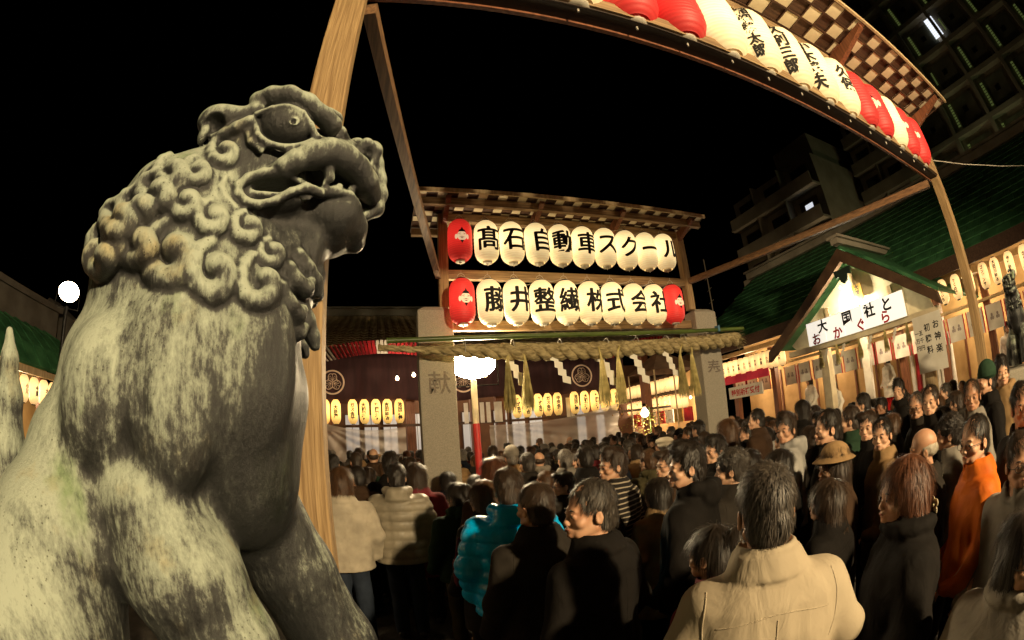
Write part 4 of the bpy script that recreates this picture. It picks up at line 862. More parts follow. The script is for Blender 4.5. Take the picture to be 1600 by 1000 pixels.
SD = [
('E','+',0.05,0,-0.0518,0.0,2.2999,0.2881,0.2,0.2428),
('E','+',0.05,0,-0.0842,0.0,2.096,0.3338,0.235,0.2708),
('E','+',0.05,0,0.0664,0.0,1.935,0.1538,0.17,0.2072),
('E','+',0.05,0,-0.3327,0.0,1.887,0.1833,0.2,0.2127),
('E','+',0.05,0,-0.0843,0.0,2.4615,0.2366,0.19,0.1774),
('C','+',0.05,(-0.0035,0.0,2.6192,0.1422),(-0.0997,0.0,2.5397,0.1526),(-0.1885,0.0,2.4296,0.1555),(-0.1884,0.0,2.3505,0.1573)),
('E','+',0.04,0,0.0626,0.0,2.7225,0.1628,0.165,0.1443),
('E','+',0.03,35,-0.2031,0.0,2.5734,0.0885,0.15,0.0743),
('C','+',0.05,(-0.4063,-0.1,1.7462,0.1884),(-0.5135,-0.14,1.5613,0.2315),(-0.6655,-0.14,1.3217,0.283)),
('C','+',0.05,(-0.4914,0.12,1.693,0.2279),(-0.666,0.16,1.431,0.3002),(-0.8632,0.16,1.1202,0.3671)),
('C','+',0.05,(-0.6143,-0.16,1.3264,0.1648),(-0.3409,-0.18,1.096,0.1118)),
('C','+',0.05,(-0.8129,0.16,1.1086,0.2181),(-0.4674,0.18,0.7606,0.1532)),
('C','+',0.045,(-0.1523,-0.12,1.8442,0.1318),(-0.0987,-0.14,1.698,0.1383),(-0.0421,-0.15,1.5495,0.1255),(-0.01,-0.15,1.3497,0.1136),(0.0047,-0.15,1.1443,0.1146)),
('C','+',0.03,(0.1197,0.1,1.8039,0.1211),(0.1914,0.12,1.6354,0.1199),(0.2786,0.13,1.3971,0.1217),(0.3565,0.14,1.1263,0.1261),(0.3912,0.14,0.8298,0.1409)),
('C','+',0.03,(0.0017,-0.15,1.1054,0.1205),(0.1138,-0.15,0.9947,0.0968)),
('C','+',0.03,(0.3845,0.14,0.7956,0.1475),(0.5659,0.14,0.6544,0.1272)),
('E','+',0.03,-6,-0.2565,-0.165,2.0633,0.0971,0.075,0.1554),
('E','+',0.03,4,-0.0831,-0.2,2.0319,0.0857,0.06,0.1454),
('E','+',0.04,0,-0.0909,-0.19,2.194,0.0803,0.04,0.0937),
('E','+',0.05,0,0.0938,-0.15,2.1637,0.0969,0.05,0.1662),
('C','-',0.03,(-0.1566,-0.255,2.1276,0.0112),(-0.1485,-0.265,2.0357,0.0122),(-0.1669,-0.25,1.9316,0.01)),
('E','+',0.035,0,0.248,-0.0,2.7316,0.147,0.135,0.0867),
('E','+',0.03,0,0.358,-0.01,2.7019,0.0641,0.1,0.0905),
('E','+',0.03,0,0.275,-0.0,2.5711,0.1108,0.115,0.1001),
('E','+',0.04,0,0.1125,0.0,2.5985,0.1239,0.155,0.1062),
('E','+',0.03,0,0.2854,-0.07,2.5748,0.0615,0.05,0.0581),
('E','+',0.03,0,0.1108,-0.13,2.5678,0.0718,0.04,0.0447),
('C','+',0.03,(0.1758,-0.03,2.7637,0.0632),(0.2354,-0.05,2.787,0.0448),(0.2965,-0.05,2.7748,0.045)),
('E','-',0.012,8,0.1369,-0.16,2.574,0.091,0.075,0.0188),
('E','-',0.012,-16,0.2587,-0.13,2.6186,0.0698,0.1,0.0282),
('E','-',0.012,10,0.3779,-0.03,2.6281,0.0255,0.09,0.0401),
('E','-',0.02,0,0.2081,-0.06,2.4442,0.0423,0.12,0.0325),
('E','-',0.015,0,0.0965,-0.175,2.7218,0.0828,0.03,0.0596),
('E','+',0.003,0,0.1002,-0.13,2.7592,0.0798,0.07,0.0642),
('C','+',0.012,(0.0113,-0.13,2.8347,0.0251),(0.0441,-0.15,2.8446,0.0267),(0.0913,-0.16,2.8484,0.0285),(0.1455,-0.165,2.8309,0.0282),(0.198,-0.16,2.8036,0.0263),(0.2278,-0.15,2.7878,0.0299)),
('C','+',0.01,(0.0113,-0.13,2.8347,0.0251),(0.0149,-0.14,2.7958,0.021)),
('C','+',0.02,(0.0358,0.1,2.9887,0.026),(0.1275,0.12,3.0378,0.0313),(0.238,0.1,3.017,0.0288),(0.2738,0.03,2.9576,0.0273)),
('E','+',0.03,0,0.0802,0.0,2.8853,0.089,0.14,0.0514),
('C','+',0.01,(0.2311,-0.06,2.8934,0.0253),(0.2592,-0.05,2.8938,0.0235)),
('C','+',0.01,(0.2191,-0.12,2.7868,0.0143),(0.2654,-0.1,2.8064,0.0202),(0.2856,-0.08,2.8119,0.0149)),
('C','+',0.006,(0.0174,-0.165,2.7638,0.0085),(0.0522,-0.18,2.7772,0.0085),(0.0939,-0.185,2.7856,0.0102),(0.1356,-0.18,2.7805,0.0102),(0.1642,-0.17,2.7564,0.0119),(0.1855,-0.16,2.7308,0.0119),(0.2124,-0.15,2.7276,0.012)),
('C','+',0.006,(0.0191,-0.155,2.7338,0.0101),(0.0325,-0.165,2.6969,0.0099),(0.0636,-0.172,2.6729,0.0097),(0.1097,-0.175,2.6689,0.0097),(0.1541,-0.17,2.688,0.0099),(0.1839,-0.16,2.7179,0.0101)),
('C','+',0.01,(0.0029,-0.15,2.7157,0.0084),(0.0201,-0.16,2.6782,0.0082),(0.0513,-0.165,2.6559,0.0081)),
('E','+',0.003,0,0.1159,-0.1944,2.7411,0.0149,0.008,0.0149),
('E','-',0.002,0,0.115,-0.2014,2.7357,0.0074,0.012,0.0074),
('E','+',0.015,15,-0.0809,-0.11,2.7603,0.0632,0.045,0.0492),
('E','-',0.008,25,-0.0928,-0.15,2.7264,0.0337,0.045,0.0304),
('E','+',0.01,-10,-0.1144,-0.11,2.7129,0.0138,0.02,0.031),
('E','+',0.015,15,-0.0981,0.11,2.9212,0.0766,0.045,0.0596),
('C','+',0.02,(-0.0444,-0.13,2.7736,0.0227),(0.0014,-0.13,2.7829,0.0262)),
('C','+',0.008,(-0.0811,-0.1106,2.7057,0.0137),(-0.0535,-0.1274,2.711,0.017),(-0.0263,-0.1422,2.7237,0.0186),(0.0027,-0.1552,2.7427,0.0169)),
('C','+',0.008,(-0.0811,0.1106,2.7057,0.0137),(-0.0535,0.1274,2.711,0.017),(-0.0263,0.1422,2.7237,0.0186),(0.0027,0.1552,2.7427,0.0169)),
('C','+',0.014,(0.0963,-0.15,2.612,0.0144),(0.1157,-0.165,2.6178,0.0238),(0.1447,-0.17,2.6394,0.0273),(0.1894,-0.165,2.6697,0.0361),(0.2334,-0.155,2.6923,0.0403),(0.2798,-0.14,2.6927,0.041),(0.3208,-0.12,2.6859,0.0383),(0.3564,-0.1,2.6647,0.0352),(0.3922,-0.06,2.653,0.0308)),
('C','+',0.014,(0.1252,0.15,2.7956,0.0187),(0.1949,0.17,2.8612,0.0367),(0.3049,0.15,2.9046,0.0527),(0.3956,0.12,2.8457,0.0472),(0.4365,0.1,2.7795,0.0418)),
('C','+',0.006,(0.1142,-0.165,2.6065,0.0127),(0.0698,-0.165,2.5945,0.0125),(0.0342,-0.16,2.577,0.0125),(0.0143,-0.16,2.5528,0.0123),(0.0172,-0.16,2.5294,0.0122),(0.0395,-0.16,2.5128,0.0121),(0.0715,-0.165,2.5086,0.0106),(0.1105,-0.165,2.525,0.0107),(0.1467,-0.165,2.5555,0.0109),(0.1831,-0.16,2.5757,0.0142),(0.2229,-0.15,2.5744,0.0128)),
('C','+',0.008,(-0.0239,-0.165,2.5681,0.0062),(-0.0276,-0.17,2.5373,0.0061),(-0.0123,-0.17,2.5097,0.006),(0.0166,-0.17,2.4912,0.006)),
('C','+',0.008,(0.2263,-0.135,2.583,0.0146),(0.2658,-0.125,2.5999,0.0149),(0.3112,-0.11,2.6057,0.0135),(0.3395,-0.09,2.5908,0.012)),
('C','+',0.004,(0.2363,-0.15,2.6524,0.0166),(0.2432,-0.15,2.6231,0.0131),(0.2301,-0.15,2.6015,0.0049)),
('C','+',0.004,(0.2332,-0.14,2.5854,0.013),(0.2404,-0.14,2.5979,0.0098)),
('C','+',0.004,(0.2761,-0.125,2.6021,0.0149),(0.2782,-0.125,2.6177,0.01)),
('C','+',0.004,(0.3186,-0.1,2.6242,0.012),(0.3239,-0.1,2.6492,0.0087)),
('E','+',0.01,0,0.1901,-0.06,2.6101,0.086,0.06,0.0172),
('C','+',0.012,(0.3734,0.0,2.8311,0.0279),(0.4067,0.0,2.845,0.0303),(0.4182,0.0,2.8091,0.022)),
('C','+',0.014,(0.4268,0.01,2.8077,0.0241),(0.4369,0.01,2.7536,0.0237),(0.4383,0.0,2.6944,0.025),(0.4249,-0.01,2.6391,0.0243),(0.395,-0.02,2.6036,0.0146)),
('E','+',0.015,0,0.3446,-0.02,2.8299,0.0314,0.04,0.0236),
('C','+',0.008,(0.3322,-0.09,2.7674,0.0165),(0.352,-0.1,2.7889,0.0185),(0.3828,-0.09,2.781,0.0205),(0.3814,-0.085,2.7477,0.0166)),
('E','-',0.004,0,0.3543,-0.1,2.7403,0.0145,0.03,0.0163),
('C','+',0.02,(0.3148,-0.08,2.5755,0.0376),(0.3523,-0.04,2.553,0.0351),(0.3696,0.0,2.5286,0.0323)),
('E','+',0.06,0,0.1715,-0.0,2.4059,0.0972,0.115,0.1257),
('E','+',0.03,0,0.2342,0.0,2.467,0.0412,0.09,0.0687),
('C','+',0.014,(0.1694,-0.13,2.3776,0.018),(0.1874,-0.13,2.3489,0.0194),(0.2155,-0.12,2.3368,0.018),(0.2292,-0.11,2.3603,0.0122)),
('C','+',0.014,(0.1694,0.13,2.3776,0.018),(0.1874,0.13,2.3489,0.0194),(0.2155,0.12,2.3368,0.018),(0.2292,0.11,2.3603,0.0122)),
('C','+',0.014,(0.1953,-0.11,2.4234,0.014),(0.2196,-0.1,2.3944,0.0187),(0.2457,-0.08,2.3719,0.0189),(0.2563,-0.07,2.3469,0.0142)),
('C','+',0.014,(0.1953,0.11,2.4234,0.014),(0.2196,0.1,2.3944,0.0187),(0.2457,0.08,2.3719,0.0189),(0.2563,0.07,2.3469,0.0142)),
('C','+',0.014,(0.2403,-0.03,2.4565,0.0268),(0.2539,-0.04,2.4026,0.0247),(0.2625,-0.03,2.356,0.0213)),
('C','+',0.014,(0.2403,0.03,2.4565,0.0268),(0.2539,0.04,2.4026,0.0247),(0.2625,0.03,2.356,0.0213)),
('C','+',0.014,(0.153,-0.14,2.3267,0.0161),(0.1737,-0.14,2.292,0.0174),(0.2,-0.12,2.2747,0.0177),(0.2139,-0.11,2.2906,0.012)),
('C','+',0.014,(0.153,0.14,2.3267,0.0161),(0.1737,0.14,2.292,0.0174),(0.2,0.12,2.2747,0.0177),(0.2139,0.11,2.2906,0.012)),
('C','+',0.014,(0.2125,-0.08,2.3201,0.0186),(0.2329,-0.07,2.2777,0.0186),(0.2494,-0.06,2.2423,0.0171),(0.2564,-0.06,2.2195,0.014)),
('C','+',0.014,(0.2125,0.08,2.3201,0.0186),(0.2329,0.07,2.2777,0.0186),(0.2494,0.06,2.2423,0.0171),(0.2564,0.06,2.2195,0.014)),
('C','+',0.014,(0.1854,-0.11,2.2639,0.0148),(0.2087,-0.1,2.2384,0.0149),(0.2229,-0.09,2.2537,0.0106)),
('C','+',0.014,(0.1854,0.11,2.2639,0.0148),(0.2087,0.1,2.2384,0.0149),(0.2229,0.09,2.2537,0.0106)),
('C','+',0.008,(-0.0622,-0.1247,2.7011,0.0097),(-0.0763,-0.1202,2.689,0.0116),(-0.0808,-0.1225,2.6682,0.0134),(-0.0758,-0.1343,2.6422,0.0151),(-0.0645,-0.1454,2.6214,0.0166),(-0.0508,-0.1489,2.6122,0.0184),(-0.0378,-0.1481,2.6129,0.0192),(-0.028,-0.1454,2.6207,0.0193),(-0.0231,-0.1431,2.632,0.0194),(-0.0235,-0.1415,2.6434,0.0195),(-0.0281,-0.1404,2.6524,0.0196),(-0.0348,-0.1383,2.6583,0.0221),(-0.0414,-0.1375,2.6592,0.0221)),
('C','+',0.008,(-0.0622,0.1247,2.7011,0.0097),(-0.0763,0.1202,2.689,0.0116),(-0.0808,0.1225,2.6682,0.0134),(-0.0758,0.1343,2.6422,0.0151),(-0.0645,0.1454,2.6214,0.0166),(-0.0508,0.1489,2.6122,0.0184),(-0.0378,0.1481,2.6129,0.0192),(-0.028,0.1454,2.6207,0.0193),(-0.0231,0.1431,2.632,0.0194),(-0.0235,0.1415,2.6434,0.0195),(-0.0281,0.1404,2.6524,0.0196),(-0.0348,0.1383,2.6583,0.0221),(-0.0414,0.1375,2.6592,0.0221)),
('C','+',0.008,(-0.1172,-0.1458,2.6207,0.0093),(-0.1298,-0.1518,2.6035,0.011),(-0.1332,-0.1605,2.581,0.0126),(-0.1282,-0.1686,2.5595,0.0142),(-0.1175,-0.1743,2.5436,0.0158),(-0.1042,-0.1773,2.5353,0.0174),(-0.0915,-0.178,2.5349,0.0182),(-0.082,-0.1771,2.5409,0.0182),(-0.0775,-0.1751,2.5508,0.0183),(-0.078,-0.1728,2.5616,0.0185),(-0.0825,-0.171,2.5702,0.0186),(-0.089,-0.1694,2.5754,0.0209),(-0.0953,-0.1695,2.5758,0.0209)),
('C','+',0.008,(-0.1172,0.1458,2.6207,0.0093),(-0.1298,0.1518,2.6035,0.011),(-0.1332,0.1605,2.581,0.0126),(-0.1282,0.1686,2.5595,0.0142),(-0.1175,0.1743,2.5436,0.0158),(-0.1042,0.1773,2.5353,0.0174),(-0.0915,0.178,2.5349,0.0182),(-0.082,0.1771,2.5409,0.0182),(-0.0775,0.1751,2.5508,0.0183),(-0.078,0.1728,2.5616,0.0185),(-0.0825,0.171,2.5702,0.0186),(-0.089,0.1694,2.5754,0.0209),(-0.0953,0.1695,2.5758,0.0209)),
('C','+',0.008,(-0.1881,-0.1221,2.6296,0.0117),(-0.2016,-0.1345,2.6064,0.0137),(-0.2039,-0.148,2.5785,0.0157),(-0.1975,-0.155,2.5551,0.0177),(-0.1838,-0.1617,2.5366,0.0196),(-0.167,-0.1685,2.5251,0.0215),(-0.1512,-0.1734,2.5224,0.0223),(-0.1397,-0.176,2.5271,0.0223),(-0.134,-0.1783,2.5358,0.0223),(-0.1344,-0.179,2.5461,0.0224),(-0.1403,-0.1745,2.5574,0.0226),(-0.1491,-0.1669,2.5666,0.0256),(-0.1573,-0.1615,2.5703,0.0258)),
('C','+',0.008,(-0.1881,0.1221,2.6296,0.0117),(-0.2016,0.1345,2.6064,0.0137),(-0.2039,0.148,2.5785,0.0157),(-0.1975,0.155,2.5551,0.0177),(-0.1838,0.1617,2.5366,0.0196),(-0.167,0.1685,2.5251,0.0215),(-0.1512,0.1734,2.5224,0.0223),(-0.1397,0.176,2.5271,0.0223),(-0.134,0.1783,2.5358,0.0223),(-0.1344,0.179,2.5461,0.0224),(-0.1403,0.1745,2.5574,0.0226),(-0.1491,0.1669,2.5666,0.0256),(-0.1573,0.1615,2.5703,0.0258)),
('C','+',0.008,(-0.1232,-0.1874,2.5191,0.0096),(-0.1385,-0.1849,2.5064,0.0114),(-0.1443,-0.1833,2.4892,0.0133),(-0.1405,-0.1834,2.4714,0.0151),(-0.1295,-0.1853,2.4568,0.0168),(-0.115,-0.1868,2.449,0.0186),(-0.1008,-0.1881,2.4482,0.0193),(-0.0899,-0.189,2.4535,0.0194),(-0.0843,-0.1893,2.4627,0.0194),(-0.0844,-0.1892,2.4728,0.0195),(-0.089,-0.1892,2.4809,0.0196),(-0.096,-0.1884,2.4858,0.022),(-0.1028,-0.1889,2.4861,0.022)),
('C','+',0.008,(-0.1232,0.1874,2.5191,0.0096),(-0.1385,0.1849,2.5064,0.0114),(-0.1443,0.1833,2.4892,0.0133),(-0.1405,0.1834,2.4714,0.0151),(-0.1295,0.1853,2.4568,0.0168),(-0.115,0.1868,2.449,0.0186),(-0.1008,0.1881,2.4482,0.0193),(-0.0899,0.189,2.4535,0.0194),(-0.0843,0.1893,2.4627,0.0194),(-0.0844,0.1892,2.4728,0.0195),(-0.089,0.1892,2.4809,0.0196),(-0.096,0.1884,2.4858,0.022),(-0.1028,0.1889,2.4861,0.022)),
('C','+',0.008,(-0.048,-0.1848,2.4919,0.0094),(-0.0627,-0.1899,2.4756,0.0112),(-0.0685,-0.1922,2.4568,0.0129),(-0.0657,-0.1915,2.4399,0.0147),(-0.056,-0.1885,2.4279,0.0165),(-0.0426,-0.1877,2.4213,0.0183),(-0.0289,-0.1866,2.4217,0.0191),(-0.0183,-0.1855,2.4279,0.0192),(-0.0125,-0.1846,2.4375,0.0192),(-0.0122,-0.1844,2.4475,0.0193),(-0.0163,-0.185,2.4552,0.0194),(-0.0229,-0.1856,2.4594,0.0217),(-0.0295,-0.1869,2.4593,0.0217)),
('C','+',0.008,(-0.048,0.1848,2.4919,0.0094),(-0.0627,0.1899,2.4756,0.0112),(-0.0685,0.1922,2.4568,0.0129),(-0.0657,0.1915,2.4399,0.0147),(-0.056,0.1885,2.4279,0.0165),(-0.0426,0.1877,2.4213,0.0183),(-0.0289,0.1866,2.4217,0.0191),(-0.0183,0.1855,2.4279,0.0192),(-0.0125,0.1846,2.4375,0.0192),(-0.0122,0.1844,2.4475,0.0193),(-0.0163,0.185,2.4552,0.0194),(-0.0229,0.1856,2.4594,0.0217),(-0.0295,0.1869,2.4593,0.0217)),
('C','+',0.008,(0.0396,-0.1613,2.4863,0.0091),(0.0253,-0.1664,2.4709,0.0108),(0.0191,-0.172,2.4519,0.0124),(0.0211,-0.1737,2.435,0.0141),(0.0296,-0.1726,2.4232,0.0158),(0.0418,-0.1693,2.4182,0.0176),(0.0545,-0.1648,2.4201,0.0185),(0.0648,-0.1601,2.4275,0.0186),(0.0707,-0.1561,2.438,0.0188),(0.0714,-0.1542,2.4481,0.0189),(0.0678,-0.1549,2.4553,0.0189),(0.0617,-0.1569,2.4586,0.0212),(0.0555,-0.1596,2.4578,0.0211)),
('C','+',0.008,(0.0396,0.1613,2.4863,0.0091),(0.0253,0.1664,2.4709,0.0108),(0.0191,0.172,2.4519,0.0124),(0.0211,0.1737,2.435,0.0141),(0.0296,0.1726,2.4232,0.0158),(0.0418,0.1693,2.4182,0.0176),(0.0545,0.1648,2.4201,0.0185),(0.0648,0.1601,2.4275,0.0186),(0.0707,0.1561,2.438,0.0188),(0.0714,0.1542,2.4481,0.0189),(0.0678,0.1549,2.4553,0.0189),(0.0617,0.1569,2.4586,0.0212),(0.0555,0.1596,2.4578,0.0211)),
('C','+',0.008,(-0.2093,-0.1591,2.555,0.012),(-0.2295,-0.1513,2.5422,0.0145),(-0.2364,-0.1485,2.5215,0.0168),(-0.2288,-0.1573,2.4951,0.0189),(-0.2124,-0.1676,2.4735,0.0208),(-0.193,-0.1741,2.4616,0.0228),(-0.1747,-0.1783,2.4594,0.0237),(-0.1606,-0.1842,2.4633,0.0236),(-0.1534,-0.1888,2.472,0.0236),(-0.1539,-0.1886,2.484,0.0237),(-0.1604,-0.1843,2.4959,0.0239),(-0.1702,-0.1782,2.5045,0.027),(-0.1788,-0.1775,2.5056,0.0271)),
('C','+',0.008,(-0.2093,0.1591,2.555,0.012),(-0.2295,0.1513,2.5422,0.0145),(-0.2364,0.1485,2.5215,0.0168),(-0.2288,0.1573,2.4951,0.0189),(-0.2124,0.1676,2.4735,0.0208),(-0.193,0.1741,2.4616,0.0228),(-0.1747,0.1783,2.4594,0.0237),(-0.1606,0.1842,2.4633,0.0236),(-0.1534,0.1888,2.472,0.0236),(-0.1539,0.1886,2.484,0.0237),(-0.1604,0.1843,2.4959,0.0239),(-0.1702,0.1782,2.5045,0.027),(-0.1788,0.1775,2.5056,0.0271)),
('C','+',0.008,(-0.2499,-0.1513,2.513,0.012),(-0.2713,-0.142,2.5013,0.0145),(-0.2794,-0.1366,2.4824,0.0169),(-0.2714,-0.1463,2.4565,0.0189),(-0.2545,-0.1565,2.4357,0.0209),(-0.2341,-0.1648,2.4235,0.0229),(-0.2149,-0.171,2.4205,0.0237),(-0.2007,-0.1753,2.4251,0.0236),(-0.1929,-0.1806,2.4334,0.0235),(-0.1921,-0.1863,2.4423,0.0235),(-0.1969,-0.1913,2.4493,0.0235),(-0.2057,-0.1902,2.4551,0.0264),(-0.2145,-0.1886,2.4566,0.0265)),
('C','+',0.008,(-0.2499,0.1513,2.513,0.012),(-0.2713,0.142,2.5013,0.0145),(-0.2794,0.1366,2.4824,0.0169),(-0.2714,0.1463,2.4565,0.0189),(-0.2545,0.1565,2.4357,0.0209),(-0.2341,0.1648,2.4235,0.0229),(-0.2149,0.171,2.4205,0.0237),(-0.2007,0.1753,2.4251,0.0236),(-0.1929,0.1806,2.4334,0.0235),(-0.1921,0.1863,2.4423,0.0235),(-0.1969,0.1913,2.4493,0.0235),(-0.2057,0.1902,2.4551,0.0264),(-0.2145,0.1886,2.4566,0.0265)),
('C','+',0.008,(0.1112,-0.1343,2.4402,0.0087),(0.0972,-0.1414,2.4256,0.0103),(0.0903,-0.1498,2.4075,0.0119),(0.0911,-0.1541,2.3914,0.0134),(0.0982,-0.1542,2.3803,0.0151),(0.1092,-0.151,2.3757,0.0168),(0.121,-0.146,2.3774,0.0176),(0.1308,-0.1411,2.3841,0.0178),(0.1367,-0.1374,2.3933,0.0179),(0.1379,-0.1353,2.4024,0.018),(0.135,-0.1349,2.4093,0.018),(0.1297,-0.1354,2.4129,0.0202),(0.124,-0.137,2.4127,0.0201)),
('C','+',0.008,(0.1112,0.1343,2.4402,0.0087),(0.0972,0.1414,2.4256,0.0103),(0.0903,0.1498,2.4075,0.0119),(0.0911,0.1541,2.3914,0.0134),(0.0982,0.1542,2.3803,0.0151),(0.1092,0.151,2.3757,0.0168),(0.121,0.146,2.3774,0.0176),(0.1308,0.1411,2.3841,0.0178),(0.1367,0.1374,2.3933,0.0179),(0.1379,0.1353,2.4024,0.018),(0.135,0.1349,2.4093,0.018),(0.1297,0.1354,2.4129,0.0202),(0.124,0.137,2.4127,0.0201)),
('C','+',0.008,(-0.1395,-0.1814,2.4313,0.0158),(-0.1638,-0.1792,2.4069,0.0189),(-0.173,-0.1774,2.3743,0.0218),(-0.167,-0.1785,2.3408,0.0246),(-0.1494,-0.1846,2.3131,0.0272),(-0.126,-0.1927,2.2966,0.0298),(-0.1034,-0.1982,2.2938,0.0309),(-0.0864,-0.1976,2.3036,0.031),(-0.0776,-0.1938,2.3214,0.0312),(-0.0775,-0.191,2.3407,0.0315),(-0.0844,-0.1897,2.3563,0.0317),(-0.0955,-0.1874,2.366,0.0357),(-0.1063,-0.1871,2.3676,0.0358)),
('C','+',0.008,(-0.1395,0.1814,2.4313,0.0158),(-0.1638,0.1792,2.4069,0.0189),(-0.173,0.1774,2.3743,0.0218),(-0.167,0.1785,2.3408,0.0246),(-0.1494,0.1846,2.3131,0.0272),(-0.126,0.1927,2.2966,0.0298),(-0.1034,0.1982,2.2938,0.0309),(-0.0864,0.1976,2.3036,0.031),(-0.0776,0.1938,2.3214,0.0312),(-0.0775,0.191,2.3407,0.0315),(-0.0844,0.1897,2.3563,0.0317),(-0.0955,0.1874,2.366,0.0357),(-0.1063,0.1871,2.3676,0.0358)),
('C','+',0.008,(-0.0264,-0.1869,2.3964,0.0136),(-0.0488,-0.1961,2.373,0.016),(-0.0592,-0.2047,2.3423,0.0184),(-0.0576,-0.2086,2.3125,0.0207),(-0.0466,-0.2043,2.2906,0.0232),(-0.0295,-0.1989,2.2783,0.0258),(-0.0108,-0.1966,2.276,0.027),(0.0049,-0.1937,2.2838,0.0272),(0.0144,-0.1919,2.2981,0.0273),(0.0166,-0.1908,2.3144,0.0275),(0.0123,-0.1904,2.3285,0.0276),(0.0039,-0.1898,2.3373,0.031),(-0.0052,-0.1908,2.3392,0.031)),
('C','+',0.008,(-0.0264,0.1869,2.3964,0.0136),(-0.0488,0.1961,2.373,0.016),(-0.0592,0.2047,2.3423,0.0184),(-0.0576,0.2086,2.3125,0.0207),(-0.0466,0.2043,2.2906,0.0232),(-0.0295,0.1989,2.2783,0.0258),(-0.0108,0.1966,2.276,0.027),(0.0049,0.1937,2.2838,0.0272),(0.0144,0.1919,2.2981,0.0273),(0.0166,0.1908,2.3144,0.0275),(0.0123,0.1904,2.3285,0.0276),(0.0039,0.1898,2.3373,0.031),(-0.0052,0.1908,2.3392,0.031)),
('C','+',0.008,(0.0739,-0.1679,2.3824,0.011),(0.0575,-0.1752,2.3573,0.013),(0.0511,-0.1839,2.3288,0.0149),(0.0544,-0.1889,2.3033,0.0168),(0.0651,-0.1913,2.2843,0.0188),(0.0801,-0.1916,2.2739,0.0208),(0.0961,-0.1902,2.2725,0.0218),(0.1101,-0.1871,2.2793,0.022),(0.1198,-0.1827,2.2918,0.0222),(0.1237,-0.1782,2.3065,0.0224),(0.1221,-0.1751,2.3197,0.0225),(0.1165,-0.1735,2.3288,0.0253),(0.109,-0.1743,2.3323,0.0253)),
('C','+',0.008,(0.0739,0.1679,2.3824,0.011),(0.0575,0.1752,2.3573,0.013),(0.0511,0.1839,2.3288,0.0149),(0.0544,0.1889,2.3033,0.0168),(0.0651,0.1913,2.2843,0.0188),(0.0801,0.1916,2.2739,0.0208),(0.0961,0.1902,2.2725,0.0218),(0.1101,0.1871,2.2793,0.022),(0.1198,0.1827,2.2918,0.0222),(0.1237,0.1782,2.3065,0.0224),(0.1221,0.1751,2.3197,0.0225),(0.1165,0.1735,2.3288,0.0253),(0.109,0.1743,2.3323,0.0253)),
('C','+',0.008,(-0.2202,-0.1855,2.4173,0.0121),(-0.2429,-0.1736,2.4063,0.0147),(-0.2537,-0.1619,2.3898,0.0173),(-0.2504,-0.1578,2.3702,0.0196),(-0.2357,-0.1618,2.3524,0.0218),(-0.2156,-0.1682,2.3414,0.024),(-0.1947,-0.1806,2.3367,0.0246),(-0.1785,-0.1918,2.3393,0.0244),(-0.1697,-0.1994,2.3472,0.0242),(-0.1694,-0.1994,2.3586,0.0243),(-0.1752,-0.198,2.3685,0.0244),(-0.1849,-0.1923,2.3761,0.0276),(-0.1945,-0.188,2.3786,0.0278)),
('C','+',0.008,(-0.2202,0.1855,2.4173,0.0121),(-0.2429,0.1736,2.4063,0.0147),(-0.2537,0.1619,2.3898,0.0173),(-0.2504,0.1578,2.3702,0.0196),(-0.2357,0.1618,2.3524,0.0218),(-0.2156,0.1682,2.3414,0.024),(-0.1947,0.1806,2.3367,0.0246),(-0.1785,0.1918,2.3393,0.0244),(-0.1697,0.1994,2.3472,0.0242),(-0.1694,0.1994,2.3586,0.0243),(-0.1752,0.198,2.3685,0.0244),(-0.1849,0.1923,2.3761,0.0276),(-0.1945,0.188,2.3786,0.0278)),
('C','+',0.008,(-0.3132,-0.1095,2.4387,0.0142),(-0.3361,-0.1021,2.4259,0.0172),(-0.3464,-0.0948,2.4079,0.0201),(-0.3418,-0.0942,2.3872,0.0229),(-0.3244,-0.1036,2.3677,0.0253),(-0.3007,-0.1187,2.3539,0.0275),(-0.275,-0.1436,2.3449,0.0279),(-0.256,-0.1625,2.3446,0.0274),(-0.2455,-0.1757,2.35,0.027),(-0.2446,-0.1787,2.3597,0.027),(-0.2505,-0.1775,2.369,0.0272),(-0.2606,-0.1719,2.3762,0.0307),(-0.2701,-0.1686,2.3783,0.0309)),
('C','+',0.008,(-0.3132,0.1095,2.4387,0.0142),(-0.3361,0.1021,2.4259,0.0172),(-0.3464,0.0948,2.4079,0.0201),(-0.3418,0.0942,2.3872,0.0229),(-0.3244,0.1036,2.3677,0.0253),(-0.3007,0.1187,2.3539,0.0275),(-0.275,0.1436,2.3449,0.0279),(-0.256,0.1625,2.3446,0.0274),(-0.2455,0.1757,2.35,0.027),(-0.2446,0.1787,2.3597,0.027),(-0.2505,0.1775,2.369,0.0272),(-0.2606,0.1719,2.3762,0.0307),(-0.2701,0.1686,2.3783,0.0309)),
('C','+',0.008,(-0.2907,-0.133,2.4896,0.0132),(-0.3164,-0.108,2.4864,0.0162),(-0.3264,-0.0972,2.4712,0.0189),(-0.3118,-0.1281,2.4379,0.0208),(-0.2864,-0.1686,2.406,0.0223),(-0.2623,-0.1945,2.3877,0.024),(-0.2465,-0.1928,2.388,0.0251),(-0.2351,-0.1892,2.3952,0.0251),(-0.2293,-0.1877,2.4053,0.0252),(-0.2289,-0.1903,2.4146,0.0253),(-0.2344,-0.1896,2.4233,0.0254),(-0.2438,-0.1846,2.4303,0.0287),(-0.2525,-0.1816,2.4324,0.0288)),
